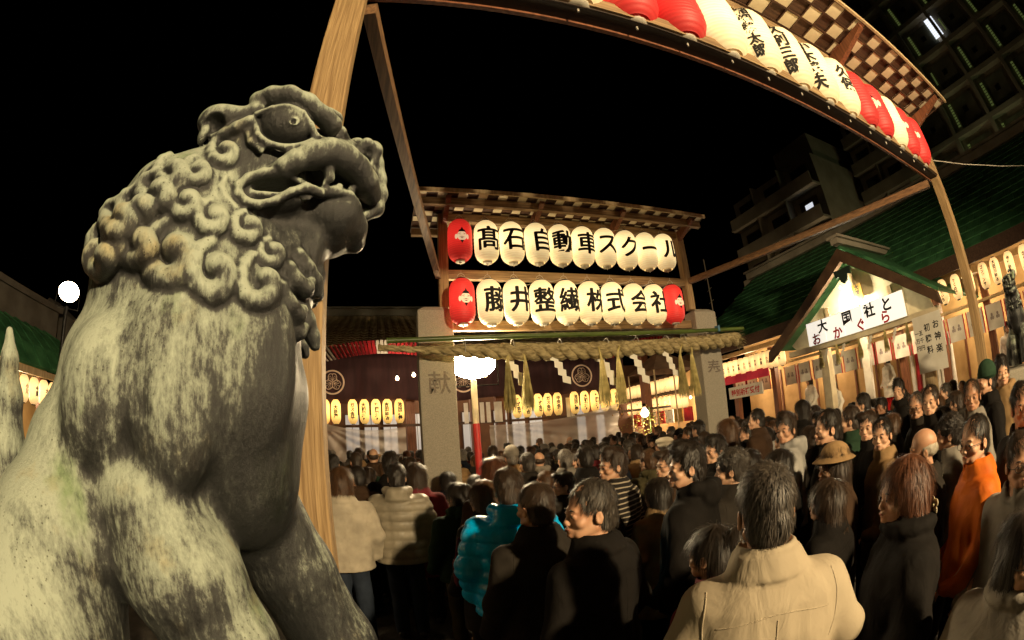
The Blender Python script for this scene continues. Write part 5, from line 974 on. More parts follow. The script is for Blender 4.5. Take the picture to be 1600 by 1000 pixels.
('C','+',0.008,(-0.2907,0.133,2.4896,0.0132),(-0.3164,0.108,2.4864,0.0162),(-0.3264,0.0972,2.4712,0.0189),(-0.3118,0.1281,2.4379,0.0208),(-0.2864,0.1686,2.406,0.0223),(-0.2623,0.1945,2.3877,0.024),(-0.2465,0.1928,2.388,0.0251),(-0.2351,0.1892,2.3952,0.0251),(-0.2293,0.1877,2.4053,0.0252),(-0.2289,0.1903,2.4146,0.0253),(-0.2344,0.1896,2.4233,0.0254),(-0.2438,0.1846,2.4303,0.0287),(-0.2525,0.1816,2.4324,0.0288)),
('C','+',0.008,(-0.3181,-0.1176,2.3914,0.012),(-0.3329,-0.1206,2.3786,0.0143),(-0.3391,-0.1212,2.363,0.0167),(-0.3377,-0.1157,2.3495,0.019),(-0.3268,-0.1163,2.3373,0.0213),(-0.309,-0.127,2.3274,0.0233),(-0.2894,-0.1448,2.3214,0.0238),(-0.2736,-0.1623,2.3204,0.0234),(-0.2644,-0.1752,2.3239,0.0231),(-0.2617,-0.1844,2.3289,0.0229),(-0.265,-0.1877,2.3344,0.0229),(-0.2725,-0.1842,2.3394,0.0258),(-0.28,-0.1807,2.3412,0.026)),
('C','+',0.008,(-0.3181,0.1176,2.3914,0.012),(-0.3329,0.1206,2.3786,0.0143),(-0.3391,0.1212,2.363,0.0167),(-0.3377,0.1157,2.3495,0.019),(-0.3268,0.1163,2.3373,0.0213),(-0.309,0.127,2.3274,0.0233),(-0.2894,0.1448,2.3214,0.0238),(-0.2736,0.1623,2.3204,0.0234),(-0.2644,0.1752,2.3239,0.0231),(-0.2617,0.1844,2.3289,0.0229),(-0.265,0.1877,2.3344,0.0229),(-0.2725,0.1842,2.3394,0.0258),(-0.28,0.1807,2.3412,0.026)),
('C','+',0.02,(-0.6131,0.02,2.1937,0.0127),(-0.6032,0.02,2.129,0.027),(-0.598,0.02,2.0373,0.0429),(-0.6069,0.02,1.9139,0.0593),(-0.6431,0.02,1.7686,0.0848),(-0.6822,0.0,1.6192,0.1135)),
('C','+',0.02,(-0.7412,0.03,2.0528,0.019),(-0.7398,0.03,1.9271,0.0569),(-0.7081,0.02,1.742,0.0947)),
('C','+',0.02,(-0.8878,0.03,1.8733,0.0202),(-0.8841,0.03,1.7259,0.0735),(-0.8202,0.02,1.5524,0.1222))]
SA = 0.37046
# ---------------------------------------------------------------- bronze lion dog
def verdigris():
    m = bpy.data.materials.new('verdigris_bronze'); m.use_nodes = True; t = m.node_tree; N = t.nodes; L = t.links; b = N['Principled BSDF']
    tc = N.new('ShaderNodeTexCoord'); geo = N.new('ShaderNodeNewGeometry')
    def noise(sc_, det, st, rough=.6):
        mp = N.new('ShaderNodeMapping'); mp.inputs['Scale'].default_value = st; L.new(tc.outputs['Object'], mp.inputs[0])
        n = N.new('ShaderNodeTexNoise'); n.inputs['Scale'].default_value = sc_; n.inputs['Detail'].default_value = det; n.inputs['Roughness'].default_value = rough; L.new(mp.outputs[0], n.inputs['Vector']); return n.outputs[0]
    def math_(op, a, b_, c=None):
        n = N.new('ShaderNodeMath'); n.operation = op
        for i, v in enumerate((a, b_, c)):
            if v is None: continue
            if isinstance(v, (int, float)): n.inputs[i].default_value = v
            else: L.new(v, n.inputs[i])
        return n.outputs[0]
    def ramp(v, stops):
        r = N.new('ShaderNodeValToRGB'); e = r.color_ramp.elements
        while len(e) < len(stops): e.new(0.5)
        for el_, (p, c) in zip(e, stops): el_.position = p; el_.color = c if len(c) == 4 else tuple(c) + (1,)
        L.new(v, r.inputs[0]); return r.outputs[0]
    streak = noise(13, 10, (1, 1, .13), .68); fine = noise(75, 10, (1, 1, .45), .75); big = noise(2.6, 4, (1, 1, .6)); drip = noise(40, 6, (1, 1, .05), .65)
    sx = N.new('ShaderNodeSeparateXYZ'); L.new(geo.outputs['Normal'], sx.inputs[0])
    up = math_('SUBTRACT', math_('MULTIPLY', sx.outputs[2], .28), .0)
    pt = math_('MULTIPLY', math_('SUBTRACT', geo.outputs['Pointiness'], .5), 4.2)  # crease shade put into the colour, along with paler worn ridges
    so = N.new('ShaderNodeSeparateXYZ'); L.new(tc.outputs['Object'], so.inputs[0])
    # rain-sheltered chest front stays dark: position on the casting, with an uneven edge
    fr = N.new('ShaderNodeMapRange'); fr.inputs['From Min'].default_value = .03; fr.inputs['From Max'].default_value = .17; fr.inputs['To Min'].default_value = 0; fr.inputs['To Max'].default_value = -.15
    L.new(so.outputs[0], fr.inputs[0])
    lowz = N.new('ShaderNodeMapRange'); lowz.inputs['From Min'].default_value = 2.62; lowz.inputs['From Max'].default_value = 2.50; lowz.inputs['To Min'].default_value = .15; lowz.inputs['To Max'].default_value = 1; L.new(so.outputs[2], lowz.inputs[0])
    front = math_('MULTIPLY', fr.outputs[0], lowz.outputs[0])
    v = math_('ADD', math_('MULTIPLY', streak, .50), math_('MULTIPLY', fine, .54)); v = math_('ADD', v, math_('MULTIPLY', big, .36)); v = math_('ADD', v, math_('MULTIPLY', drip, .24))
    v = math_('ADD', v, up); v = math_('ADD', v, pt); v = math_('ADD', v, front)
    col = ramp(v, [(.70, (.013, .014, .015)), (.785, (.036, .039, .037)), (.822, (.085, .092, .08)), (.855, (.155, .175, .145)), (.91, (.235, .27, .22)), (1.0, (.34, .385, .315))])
    # rusty and mossy patches
    pch = ramp(noise(5, 6, (1, 1, .8)), [(.56, (0, 0, 0)), (.68, (1, 1, 1))]); mx = N.new('ShaderNodeMix'); mx.data_type = 'RGBA'; mx.blend_type = 'MULTIPLY'; L.new(pch, mx.inputs['Factor']); L.new(col, mx.inputs['A']); mx.inputs['B'].default_value = (.98, .80, .60, 1)
    ms = ramp(noise(4.3, 5, (1.3, 1, .7)), [(.60, (0, 0, 0)), (.72, (.8, .8, .8))]); mx2 = N.new('ShaderNodeMix'); mx2.data_type = 'RGBA'; mx2.blend_type = 'MULTIPLY'; L.new(ms, mx2.inputs['Factor']); L.new(mx.outputs['Result'], mx2.inputs['A']); mx2.inputs['B'].default_value = (.45, .60, .32, 1)
    # pitting
    pv_ = N.new('ShaderNodeTexVoronoi'); pv_.inputs['Scale'].default_value = 85; L.new(tc.outputs['Object'], pv_.inputs['Vector'])
    pit = ramp(pv_.outputs['Distance'], [(.10, (.30, .28, .24)), (.22, (1, 1, 1))]); pg = ramp(noise(7, 3, (1, 1, .6)), [(.5, (0, 0, 0)), (.62, (1, 1, 1))])
    mx3 = N.new('ShaderNodeMix'); mx3.data_type = 'RGBA'; mx3.blend_type = 'MULTIPLY'; L.new(pg, mx3.inputs['Factor']); L.new(mx2.outputs['Result'], mx3.inputs['A']); L.new(pit, mx3.inputs['B'])
    L.new(mx3.outputs['Result'], b.inputs['Base Color'])
    b.inputs['Metallic'].default_value = .12; L.new(ramp(v, [(.6, (.42, .42, .42)), (.85, (.72, .72, .72))]), b.inputs['Roughness'])
    bp = N.new('ShaderNodeBump'); bp.inputs['Strength'].default_value = .8; bp.inputs['Distance'].default_value = .008
    L.new(math_('ADD', math_('MULTIPLY', fine, .7), math_('ADD', math_('MULTIPLY', drip, .7), math_('MULTIPLY', streak, .5))), bp.inputs['Height']); L.new(bp.outputs[0], b.inputs['Normal'])
    return m
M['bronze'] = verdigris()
def sculpt_lion():
    F = Field(rng(-.72, .74, .005), rng(-.46, .46, .0055), rng(1.14, 3.0, .005))
    for q in SD:
        if q[0] == 'E':
            _, op, k, rot, x, y, z, rx, ry, rz = q; R = None
            if rot: a = math.radians(rot); R = ((math.cos(a), 0, -math.sin(a)), (0, 1, 0), (math.sin(a), 0, math.cos(a)))
            F.ell((x, y, z), (rx, ry, rz), k, op, R)
        else: F.chain(q[3:], q[2], q[1])
    # carved hair strands and hide texture: slight relief
    def jit(P):
        return P
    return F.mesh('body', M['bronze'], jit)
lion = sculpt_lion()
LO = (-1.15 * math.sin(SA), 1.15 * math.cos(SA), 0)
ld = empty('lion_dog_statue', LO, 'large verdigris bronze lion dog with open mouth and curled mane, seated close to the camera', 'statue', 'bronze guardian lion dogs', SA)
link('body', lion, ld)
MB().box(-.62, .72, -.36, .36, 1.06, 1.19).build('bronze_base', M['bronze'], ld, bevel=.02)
lp = empty('statue_pedestal', LO, 'granite pedestal under the near bronze lion dog', 'pedestal', rz=SA)
MB().box(-.66, .76, -.40, .40, .9, 1.055).build('top_slab', M['stone'], lp, bevel=.02)
MB().box(-.58, .68, -.33, .33, .25, .897).build('block', M['stone'], lp, bevel=.02); MB().box(-.72, .82, -.46, .46, 0, .247).build('plinth', M['stone'], lp, bevel=.03)
# its partner across the court
l2 = empty('lion_dog_statue', (6.62, .98, 1.0), 'dark bronze lion dog standing small at the edge of the picture before the side hall', 'statue', 'bronze guardian lion dogs', 3.35)
o = link('body', lion, l2); l2.scale = (.62, .62, .62)
o.location = (-.1, 0, 0)
lp2 = empty('statue_pedestal', (6.62, .98, 0), 'granite pedestal under the far lion dog', 'pedestal', rz=3.35)
MB().box(-.42, .42, -.28, .28, 0, 1.69).build('block', M['stone'], lp2, bevel=.03)
# ---------------------------------------------------------------- people
from mathutils import noise as mnoise
def rotz(p, a, c=(0, -.015)):
    x, y = p[0] - c[0], p[1] - c[1]; return (c[0] + x * math.cos(a) - y * math.sin(a), c[1] + x * math.sin(a) + y * math.cos(a), p[2])
def skin_mat(name, c):
    m = pm(name, c, (c[0] * .8, c[1] * .68, c[2] * .62), 14, .5, .12, bscale=160, dist=.002); b = m.node_tree.nodes['Principled BSDF']
    b.inputs['Subsurface Weight'].default_value = .08; b.inputs['Subsurface Radius'].default_value = (.012, .004, .002); return m
SKIN = [skin_mat('skin_light', (.60, .37, .24)), skin_mat('skin_mid', (.50, .29, .18)), skin_mat('skin_tan', (.40, .22, .13))]
def sculpt_body(yaw=0, tilt=0, old=False):
    """one continuous body, head turned by yaw; 1.70 m tall, facing +Y"""
    def ax(f0, f1, h, lim): return np.concatenate([np.arange(-lim, f0, .02), np.arange(f0, f1, h), np.arange(f1, lim + .02, .02)])
    F = Field(ax(-.125, .125, .0058, .36), ax(-.125, .15, .0058, .24), np.concatenate([np.arange(-.01, 1.34, .022), np.arange(1.34, 1.74, .0058)]))
    F.slabloft([(.86, 0, 0, .15, .10), (1.02, 0, 0, .14, .095), (1.2, 0, 0, .16, .10), (1.33, 0, -.01, .16, .085), (1.42, 0, -.02, .07, .055)], .02)
    for s in (-1, 1):
        F.chain([(s * .085, 0, .9, .085), (s * .09, .01, .5, .055), (s * .09, -.01, .1, .04)], .03); F.chain([(s * .09, -.01, .07, .04), (s * .1, .1, .04, .035)], .02)
        F.chain([(s * .155, -.01, 1.35, .05), (s * .23, -.03, 1.1, .042), (s * .21, .1, .92, .03)], .02)
        F.chain([(s * .21, .1, .92, .03), (s * .19, .15, .88, .034)], .015)
        for k in range(4): F.chain([(s * (.17 + .018 * k), .16, .88, .012), (s * (.165 + .018 * k), .2, .86, .011), (s * (.165 + .017 * k), .21, .835, .010)], .006)
        F.chain([(s * .165, .14, .89, .013), (s * .145, .18, .885, .011)], .008)
    F.chain([(0, -.025, 1.36, .062), (0, -.02, 1.44, .055), (0, -.012, 1.51, .054)], .025)
    ca, sa = math.cos(yaw), math.sin(yaw)
    R = ((ca, -sa, 0), (sa, ca, 0), (0, 0, 1))
    def E(c, r, k=.012, op='+'): F.ell(rotz(c, yaw), r, k, op, R)
    def C(pts, k=.008, op='+'): F.chain([rotz(p[:3], yaw) + (p[3],) for p in pts], k, op)
    E((0, -.012, 1.612), (.073, .091, .086), .02)
    E((0, .028, 1.553), (.060, .062, .082), .02)
    E((0, .048, 1.50), (.043, .040, .034), .018); E((0, .086, 1.487), (.019, .014, .014), .012)
    for s in (-1, 1): C([(s * .055, -.005, 1.515, .014), (s * .030, .06, 1.487, .014)], .018)
    E((0, .076, 1.588), (.047, .016, .012), .012)
    for s in (-1, 1):
        E((s * .031, .098, 1.567), (.018, .013, .010), .009, '-')
        E((s * .031, .0775, 1.5655), (.0145, .0125, .0105), .003)
        C([(s * .018, .088, 1.573, .0025), (s * .031, .0915, 1.5765, .003), (s * .046, .083, 1.572, .0025)], .003)
        E((s * .043, .060, 1.538), (.022, .022, .020), .014)
        E((s * .0785, -.008, 1.555), (.008, .018, .029), .006); E((s * .086, -.003, 1.560), (.006, .010, .020), .004, '-')
        E((s * .011, .098, 1.533), (.008, .010, .007), .005)
    C([(0, .086, 1.575, .007), (0, .097, 1.550, .0075), (0, .103, 1.539, .0095)], .009)
    E((0, .086, 1.51), (.024, .012, .014), .010); E((0, .0985, 1.5165), (.020, .006, .0045), .004); E((0, .0975, 1.5055), (.017, .007, .0055), .004)
    C([(-.02, .102, 1.511, .0016), (0, .106, 1.5112, .002), (.02, .102, 1.511, .0016)], .002, '-')
    if old:
        for s in (-1, 1): C([(s * .017, .100, 1.530, .0025), (s * .034, .088, 1.508, .003)], .004, '-')
    return F.mesh('body')
EYE = MB().lathe([(.001, -.0062), (.005, -.0045), (.0062, 0), (.005, .0045), (.001, .0062)], 10).mesh('eye', pm('eye_dark', (.02, .012, .008), None, 9, .12, 0, spec=.8))
EYEW = MB().lathe([(.001, -.006), (.009, -.0042), (.012, 0), (.009, .0042), (.001, .006)], 12).mesh('eye_white', pm('eye_white', (.55, .48, .40), None, 9, .3, 0))
BROW = MB().tube([(-.017, -.002, -.003), (-.006, .002, .002), (.006, .001, .003), (.018, -.006, -.002)], [.0015, .003, .003, .001], 5).mesh('eyebrow')
LIPS = MB().tube([(-.021, -.006, .001), (-.01, .0, .0035), (0, .001, .002), (.01, 0, .0035), (.021, -.006, .001)], [.001, .0036, .0036, .0036, .001], 6).mesh('lips', pm('lip_skin', (.42, .14, .10), None, 9, .4, 0))
GLASS_M = pm('spectacle_frame', (.015, .012, .012), None, 9, .3, 0, spec=.7)
def glasses_mesh():
    b = MB()
    for s in (-1, 1):
        b.tube([(s * .032 + .0235 * math.cos(a), .105 - .004 * abs(math.cos(a)), 1.563 + .0155 * math.sin(a)) for a in [2 * PI * k / 16 for k in range(17)]], .0016, 5, False)
        b.tube([(s * .056, .101, 1.566), (s * .074, .085, 1.567), (s * .080, .0, 1.567), (s * .080, -.02, 1.558)], .0018, 5)
    b.tube([(-.009, .107, 1.566), (0, .110, 1.568), (.009, .107, 1.566)], .0015, 5); return b.mesh('glasses', GLASS_M)
GLS = glasses_mesh()
def hair_mesh(kind, seed):
    rs = np.random.RandomState(seed); long_ = kind in ('long', 'bob', 'bun')
    lowz = {'long': 1.24, 'bob': 1.43}.get(kind, 1.46)
    F = Field(rng(-.15, .15, .0075), rng(-.17, .15, .0075), rng(lowz - .03, 1.74, .0075))
    if kind == 'bald':
        F.ell((0, -.03, 1.575), (.081, .082, .055), .0)
        F.ell((0, -.01, 1.655), (.10, .105, .055), .004, '-'); F.ell((0, .075, 1.56), (.09, .085, .10), .01, '-')
    else:
        vol = {'short': .955, 'crop': .925, 'curly': 1.07, 'bob': 1.03, 'long': 1.02, 'bun': .97, 'side': .99, 'tall': 1.0}[kind]
        F.ell((0, -.02, 1.618), (.083 * vol, .099 * vol, .090 * vol + (.012 if kind == 'tall' else 0)), .01)
        if kind == 'tall': F.ell((0, .03, 1.69), (.055, .05, .03), .02)
        F.ell((0, -.045, 1.55), (.072 * vol, .068, .075), .02)
        if kind == 'side': F.ell((.03, .055, 1.672), (.055, .045, .03), .02)
        if kind in ('bob',): F.slabloft([(1.44, 0, -.035, .088, .075), (1.5, 0, -.03, .096, .088), (1.6, 0, -.02, .094, .095)], .02)
        if kind == 'long': F.slabloft([(1.25, 0, -.075, .075, .035), (1.36, 0, -.075, .095, .05), (1.45, 0, -.05, .092, .07), (1.6, 0, -.02, .092, .095)], .02)
        cut = .079 if long_ else .074
        F.ell((0, .112, 1.545), (cut, .078, .098 if kind != 'side' else .09), .008, '-')
        if not long_:
            F.ell((0, .035, 1.49), (.11, .062, .055), .006, '-')
            for s in (-1, 1): F.ell((s * .09, .0, 1.545), (.03, .024, .036), .004, '-')
            F.ell((0, -.03, 1.415), (.2, .2, .055), .01, '-')
        else:
            F.ell((0, .10, 1.42), (.062, .11, .12), .01, '-')
        if kind == 'bun': F.ell((0, -.12, 1.66), (.04, .035, .04), .008)
    def jit(P):
        q = np.sin(P[:, 0] * 310 + 3 * np.sin(P[:, 2] * 70)) * np.sin(P[:, 1] * 260 + 2 * np.sin(P[:, 2] * 90 + seed)); a = .005 if kind == 'curly' else (.0025 if kind == 'tall' else .0012)
        q = q * a; lo_ = np.array([mnoise.noise(Vector((p_[0] * 26 + seed, p_[1] * 26, p_[2] * 20))) + .6 * mnoise.noise(Vector((p_[0] * 60, p_[1] * 60 + seed, p_[2] * 34))) for p_ in P]); q = q + lo_ * {'crop': .0035, 'bald': .002, 'long': .006, 'bob': .006}.get(kind, .0075); a = 1
        c = P - np.array([0, -.02, 1.6]); c[:, 2] *= .4; n = np.linalg.norm(c, axis=1, keepdims=True) + 1e-6
        return P + c / n * (q * a)[:, None]
    me = F.mesh('hair', None, jit)
    # strands growing over the shell
    V = np.zeros(len(me.vertices) * 3, np.float32); me.vertices.foreach_get('co', V); V = V.reshape(-1, 3)
    Nn = np.zeros(len(me.vertices) * 3, np.float32); me.vertices.foreach_get('normal', Nn); Nn = Nn.reshape(-1, 3)
    n = {'bald': 900, 'long': 6500, 'bob': 5500}.get(kind, 5600)
    ids = rs.randint(0, len(V), n); P = V[ids]; N_ = Nn[ids]
    keep = (N_[:, 2] > -.75) & ~((P[:, 1] > .045) & (P[:, 2] < 1.632) & (not long_)) & ~((P[:, 1] > .055) & (P[:, 2] < 1.62)); P, N_ = P[keep], N_[keep]; n = len(P)
    crown = np.array([.012, -.075, 1.70]); flow = P - crown; flow[:, 2] -= .03
    if long_: flow = flow * [.35, .35, 1] + [0, 0, -.09]
    if kind == 'curly': flow = rs.normal(size=(n, 3)) * .05
    flow += rs.normal(size=(n, 3)) * (.018 if not long_ else .006)
    flow -= N_ * (flow * N_).sum(1, keepdims=True); flow /= np.linalg.norm(flow, axis=1, keepdims=True) + 1e-6
    L = (rs.uniform(.018, .038, n) if not long_ else rs.uniform(.05, .11, n))[:, None]
    if kind == 'bald': L *= .6
    lift = rs.uniform(.05, .30, n)[:, None] if not long_ else rs.uniform(.02, .16, n)[:, None]
    if kind in ('curly', 'tall'): lift *= 1.7
    fly = rs.rand(n, 1) < (.02 if kind in ('crop', 'bald') else .06); lift = np.where(fly, lift * 1.8 + .04, lift)
    side = np.cross(flow, N_); wd = rs.uniform(.0006, .0015, n)[:, None]
    p0 = P - N_ * .001; p1 = P + flow * L * .5 + N_ * L * lift * .75; p2 = P + flow * L + N_ * L * lift * (.7 if not long_ else .2) - np.array([0, 0, .12]) * L
    vs = np.stack([p0 - side * wd, p0 + side * wd, p1 + side * wd * .8, p1 - side * wd * .8, p2], 1).reshape(-1, 3)
    b = len(V); k = np.arange(n) * 5 + b
    fs = [(a, a + 1, a + 2, a + 3) for a in k] + [(a + 3, a + 2, a + 4) for a in k]
    bm = bmesh.new(); bm.from_mesh(me); me2 = bpy.data.meshes.new('strands'); me2.from_pydata(vs.tolist(), [], [tuple(i - b for i in f) for f in fs]); bm.from_mesh(me2); bm.to_mesh(me); bm.free(); bpy.data.meshes.remove(me2)
    me.polygons.foreach_set('use_smooth', np.ones(len(me.polygons), bool)); return me
def cloth_jit(amp, seed, quilt=0, sc_=1.0):
    def j(P):
        out = P.copy()
        for i in range(len(P)):
            x, y, z = P[i]; q = Vector((x * 7 * sc_ + seed, y * 7 * sc_, z * 3.2 * sc_))
            a = mnoise.noise(q) + .5 * mnoise.noise(q * 2.3)
            fold = abs(mnoise.noise(Vector((x * 13 + y * 9 + seed, z * 5 - y * 6, seed)))) * 1.1
            d = amp * (a - fold)
            if quilt and z < 1.40:
                s_ = abs(math.sin(PI * z / quilt)); d += .016 * (s_ ** .45 - .75)
                s2 = abs(math.sin(PI * (math.atan2(y, x) * .16) / .16 * 1.5)); d += .006 * (s2 ** .4 - .8)
            r = math.hypot(x, y) + 1e-6; out[i, 0] += x / r * d; out[i, 1] += y / r * d
        return out
    return j
def top_mesh(kind, seed=0, h=.0125):
    """coat, jacket, puffer or hooded top fitted over the body, arms down with hands in front or pockets"""
    rs = random.Random(seed)
    puff = .018 if kind == 'puffer' else 0; hem = {'coat': .56, 'puffer': .80, 'hood': .78, 'jacket': .80, 'arm': .78, 'fur': .50}[kind]
    F = Field(rng(-.42, .42, h), rng(-.27, .33, h), rng(hem - .03, 1.56, h))
    g = puff + (.008 if kind == 'fur' else 0)
    F.slabloft([(hem, 0, -.005, .205 + g, .155 + g), (.9, 0, -.005, .195 + g, .15 + g), (1.1, 0, -.005, .190 + g, .14 + g), (1.24, 0, -.01, .205 + g, .145 + g), (1.33, 0, -.02, .195 + g, .125 + g), (1.385, 0, -.03, .15 + g, .095 + g), (1.43, 0, -.028, .088, .072)], 0, '+', 2.35)
    for s in (-1, 1):
        if kind == 'arm' and s > 0:
            F.chain([(.165, -.02, 1.335, .068), (.25, -.01, 1.15, .064), (.23, .18, 1.08, .054)], .04)
        elif kind == 'arm': F.chain([(-.16, -.02, 1.33, .068), (-.245, -.02, 1.10, .068), (-.16, .18, 1.05, .052)], .035)
        else: F.chain([(s * .168, -.018, 1.335, .070 + g), (s * .235, -.035, 1.10, .062 + g), (s * .225, .075, .90, .052 + g), (s * .19, .14, .885, .048 + g)], .03)
    if kind in ('coat', 'jacket', 'arm', 'fur'):
        zt = 1.50 if kind == 'fur' else 1.485
        F.slabloft([(1.40, 0, -.03, .10, .088), (1.44, 0, -.028, .085, .080), (zt, 0, -.018, .080, .080)], .012)
        F.slabloft([(1.432, 0, -.018, .060, .062), (zt + .03, 0, -.01, .069, .074)], .004, '-'); F.cone((0, .03, 1.47), (0, .14, 1.47), .03, .05, .01, '-')
        # folded-down collar leaf
        F.slabloft([(1.398, 0, -.03, .118, .100), (1.41, 0, -.03, .120, .102), (1.47, 0, -.022, .090, .090)], .002)
        F.slabloft([(1.432, 0, -.018, .066, .066), (zt + .03, 0, -.01, .071, .076)], .004, '-'); F.cone((0, .06, 1.45), (0, .16, 1.43), .03, .06, .01, '-')
    if kind == 'fur': F.chain([(.09 * math.cos(a), -.025 + .085 * math.sin(a), 1.445, .034) for a in [2 * PI * k / 12 for k in range(13)]], .01)
    if kind in ('hood', 'puffer'):
        F.slabloft([(1.40, 0, -.03, .10, .088), (1.47, 0, -.025, .086, .084)], .012)
        F.chain([(-.085, .0, 1.44, .026), (-.085, -.07, 1.46, .034), (-.04, -.125, 1.45, .042), (.04, -.125, 1.45, .042), (.085, -.07, 1.46, .034), (.085, .0, 1.44, .026)], .02)
        F.ell((0, -.13, 1.40), (.095, .045, .06), .02)
        F.ell((0, -.015, 1.50), (.070, .074, .075), .006, '-')
    q = .085 if kind == 'puffer' else 0
    return F.mesh('top', None, cloth_jit({'puffer': .007, 'coat': .009, 'jacket': .012, 'hood': .011, 'arm': .008, 'fur': .009}[kind], seed, q, .6 if kind == 'arm' else 1.0))
def trousers_mesh():
    F = Field(rng(-.22, .22, .016), rng(-.17, .17, .016), rng(.04, 1.0, .016))
    F.slabloft([(.82, 0, 0, .165, .125), (.98, 0, 0, .15, .11)], 0)
    for s in (-1, 1): F.chain([(s * .085, 0, .86, .098), (s * .095, .01, .5, .076), (s * .095, -.005, .08, .066)], .02)
    return F.mesh('trousers', None, cloth_jit(.009, 3))
def shoe_mesh():
    b = MB(); F = Field(rng(-.16, .16, .012), rng(-.12, .22, .012), rng(-.012, .12, .01))
    for s in (-1, 1): F.chain([(s * .095, -.04, .045, .045), (s * .1, .08, .032, .04), (s * .103, .13, .028, .033)], .01)
    F.f[:, :, F.zs < .0] = 1
    return F.mesh('shoes', pm('dark_leather', (.02, .016, .014), None, 7, .4, .1))
def cap_mesh(kind):
    F = Field(rng(-.17, .17, .007), rng(-.18, .18, .007), rng(1.54, 1.78, .007))
    if kind == 'beret': F.ell((0, -.01, 1.675), (.105, .115, .045), .01).ell((0, -.02, 1.63), (.088, .10, .05), .02); F.ell((0, .095, 1.648), (.05, .035, .010), .01)
    elif kind == 'knit': F.ell((0, -.02, 1.635), (.092, .105, .100), .0); F.slabloft([(1.60, 0, -.015, .096, .107), (1.64, 0, -.018, .097, .108)], .004)
    elif kind == 'brim': F.ell((0, -.02, 1.65), (.092, .104, .085), .01); F.slabloft([(1.612, 0, -.01, .150, .158), (1.624, 0, -.01, .135, .145), (1.645, 0, -.01, .10, .11)], .01)
    F.ell((0, -.015, 1.55), (.080, .095, .075), .004, '-')
    return F.mesh('hat', None, cloth_jit(.003, 5))
YAWS = [-60, -35, -12, 0, 12, 35, 60]
_bc = {}
def body_for(yaw, old):
    k = (min(YAWS, key=lambda q: abs(q - yaw)), old)
    if k not in _bc: _bc[k] = sculpt_body(math.radians(k[0]), 0, old); _bc[k].materials.append(SKIN[0])
    return k[0], _bc[k]
HAIR = {k: hair_mesh(k, i + 3) for i, k in enumerate(('short', 'crop', 'curly', 'bob', 'long', 'bald', 'side', 'tall', 'bun'))}
TOPS = {k: top_mesh(k, i * 5 + 2) for i, k in enumerate(('coat', 'puffer', 'hood', 'jacket', 'fur'))}
TOPS['arm'] = top_mesh('arm', 11, .0095)
from mathutils.bvhtree import BVHTree
def seam_mesh(me, lines):
    bv = BVHTree.FromPolygons([v.co[:] for v in me.vertices], [p.vertices[:] for p in me.polygons]); out = []
    for ln in lines:
        b = MB(); pts = []
        for x, z in ln:
            h_ = bv.ray_cast(Vector((x, -.6, z)), Vector((0, 1, 0)))
            if h_[0]: pts.append(h_[0] + Vector((0, .0004, 0)))
        if len(pts) > 3: b.tube(pts, .0024, 5); out.append(b.mesh('seam'))
    return out
SEAMS = {}
for k in ('arm', 'jacket', 'coat'):
    bot = .82 if k != 'coat' else .6
    SEAMS[k] = seam_mesh(TOPS[k], [[(-.145 + .29 * i / 24, 1.305 + .012 * math.cos(PI * (i - 12) / 14)) for i in range(25)], [(0, 1.30 - (1.30 - bot) * i / 24) for i in range(25)],
                                   [(-.165 - .012 * math.sin(PI * i / 14), 1.385 - .20 * i / 14) for i in range(15)], [(.165 + .012 * math.sin(PI * i / 14), 1.385 - .20 * i / 14) for i in range(15)]])
TRO = trousers_mesh(); SHOE = shoe_mesh(); HATS = {k: cap_mesh(k) for k in ('beret', 'knit', 'brim')}
def hairm(n, c, c2=None): return pm(n, c, c2 or tuple(x * .35 for x in c), 30, .48, .3, (6, 6, .9), bscale=90, dist=.003, spec=.5)
HM = dict(black=hairm('black_hair', (.026, .018, .012)), dark=hairm('dark_brown_hair', (.055, .032, .018)), brown=hairm('brown_hair', (.13, .062, .026)), auburn=hairm('auburn_hair', (.15, .055, .022), (.05, .017, .008)),
          grey=hairm('grey_hair', (.28, .25, .21), (.06, .05, .045)), salt=hairm('greying_hair', (.085, .07, .055), (.015, .012, .01)), white=hairm('white_hair', (.5, .45, .36), (.3, .26, .2)))
def clothm(n, c, c2=None, rough=.85, sc_=9, bump=.35, bs=220):
    m = pm(n, c, c2 or tuple(x * .72 for x in c), sc_, rough, bump, bscale=bs, dist=.002); t = m.node_tree; N = t.nodes; L = t.links
    b = N['Principled BSDF']; nb_ = b.inputs['Normal'].links[0].from_node
    tc = N.new('ShaderNodeTexCoord'); mp = N.new('ShaderNodeMapping'); mp.inputs['Scale'].default_value = (1, 1, .45); mp.inputs['Rotation'].default_value = (.3, .5, .2); L.new(tc.outputs['Object'], mp.inputs[0])
    w_ = N.new('ShaderNodeTexNoise'); w_.inputs['Scale'].default_value = 13; w_.inputs['Detail'].default_value = 3; w_.inputs['Distortion'].default_value = 1.2; L.new(mp.outputs[0], w_.inputs['Vector'])
    b2 = N.new('ShaderNodeBump'); b2.inputs['Strength'].default_value = .5; b2.inputs['Distance'].default_value = .014; b.inputs['Specular IOR Level'].default_value = .4 if rough < .6 else .12; L.new(w_.outputs[0], b2.inputs['Height']); L.new(b2.outputs[0], nb_.inputs['Normal'])
    return m
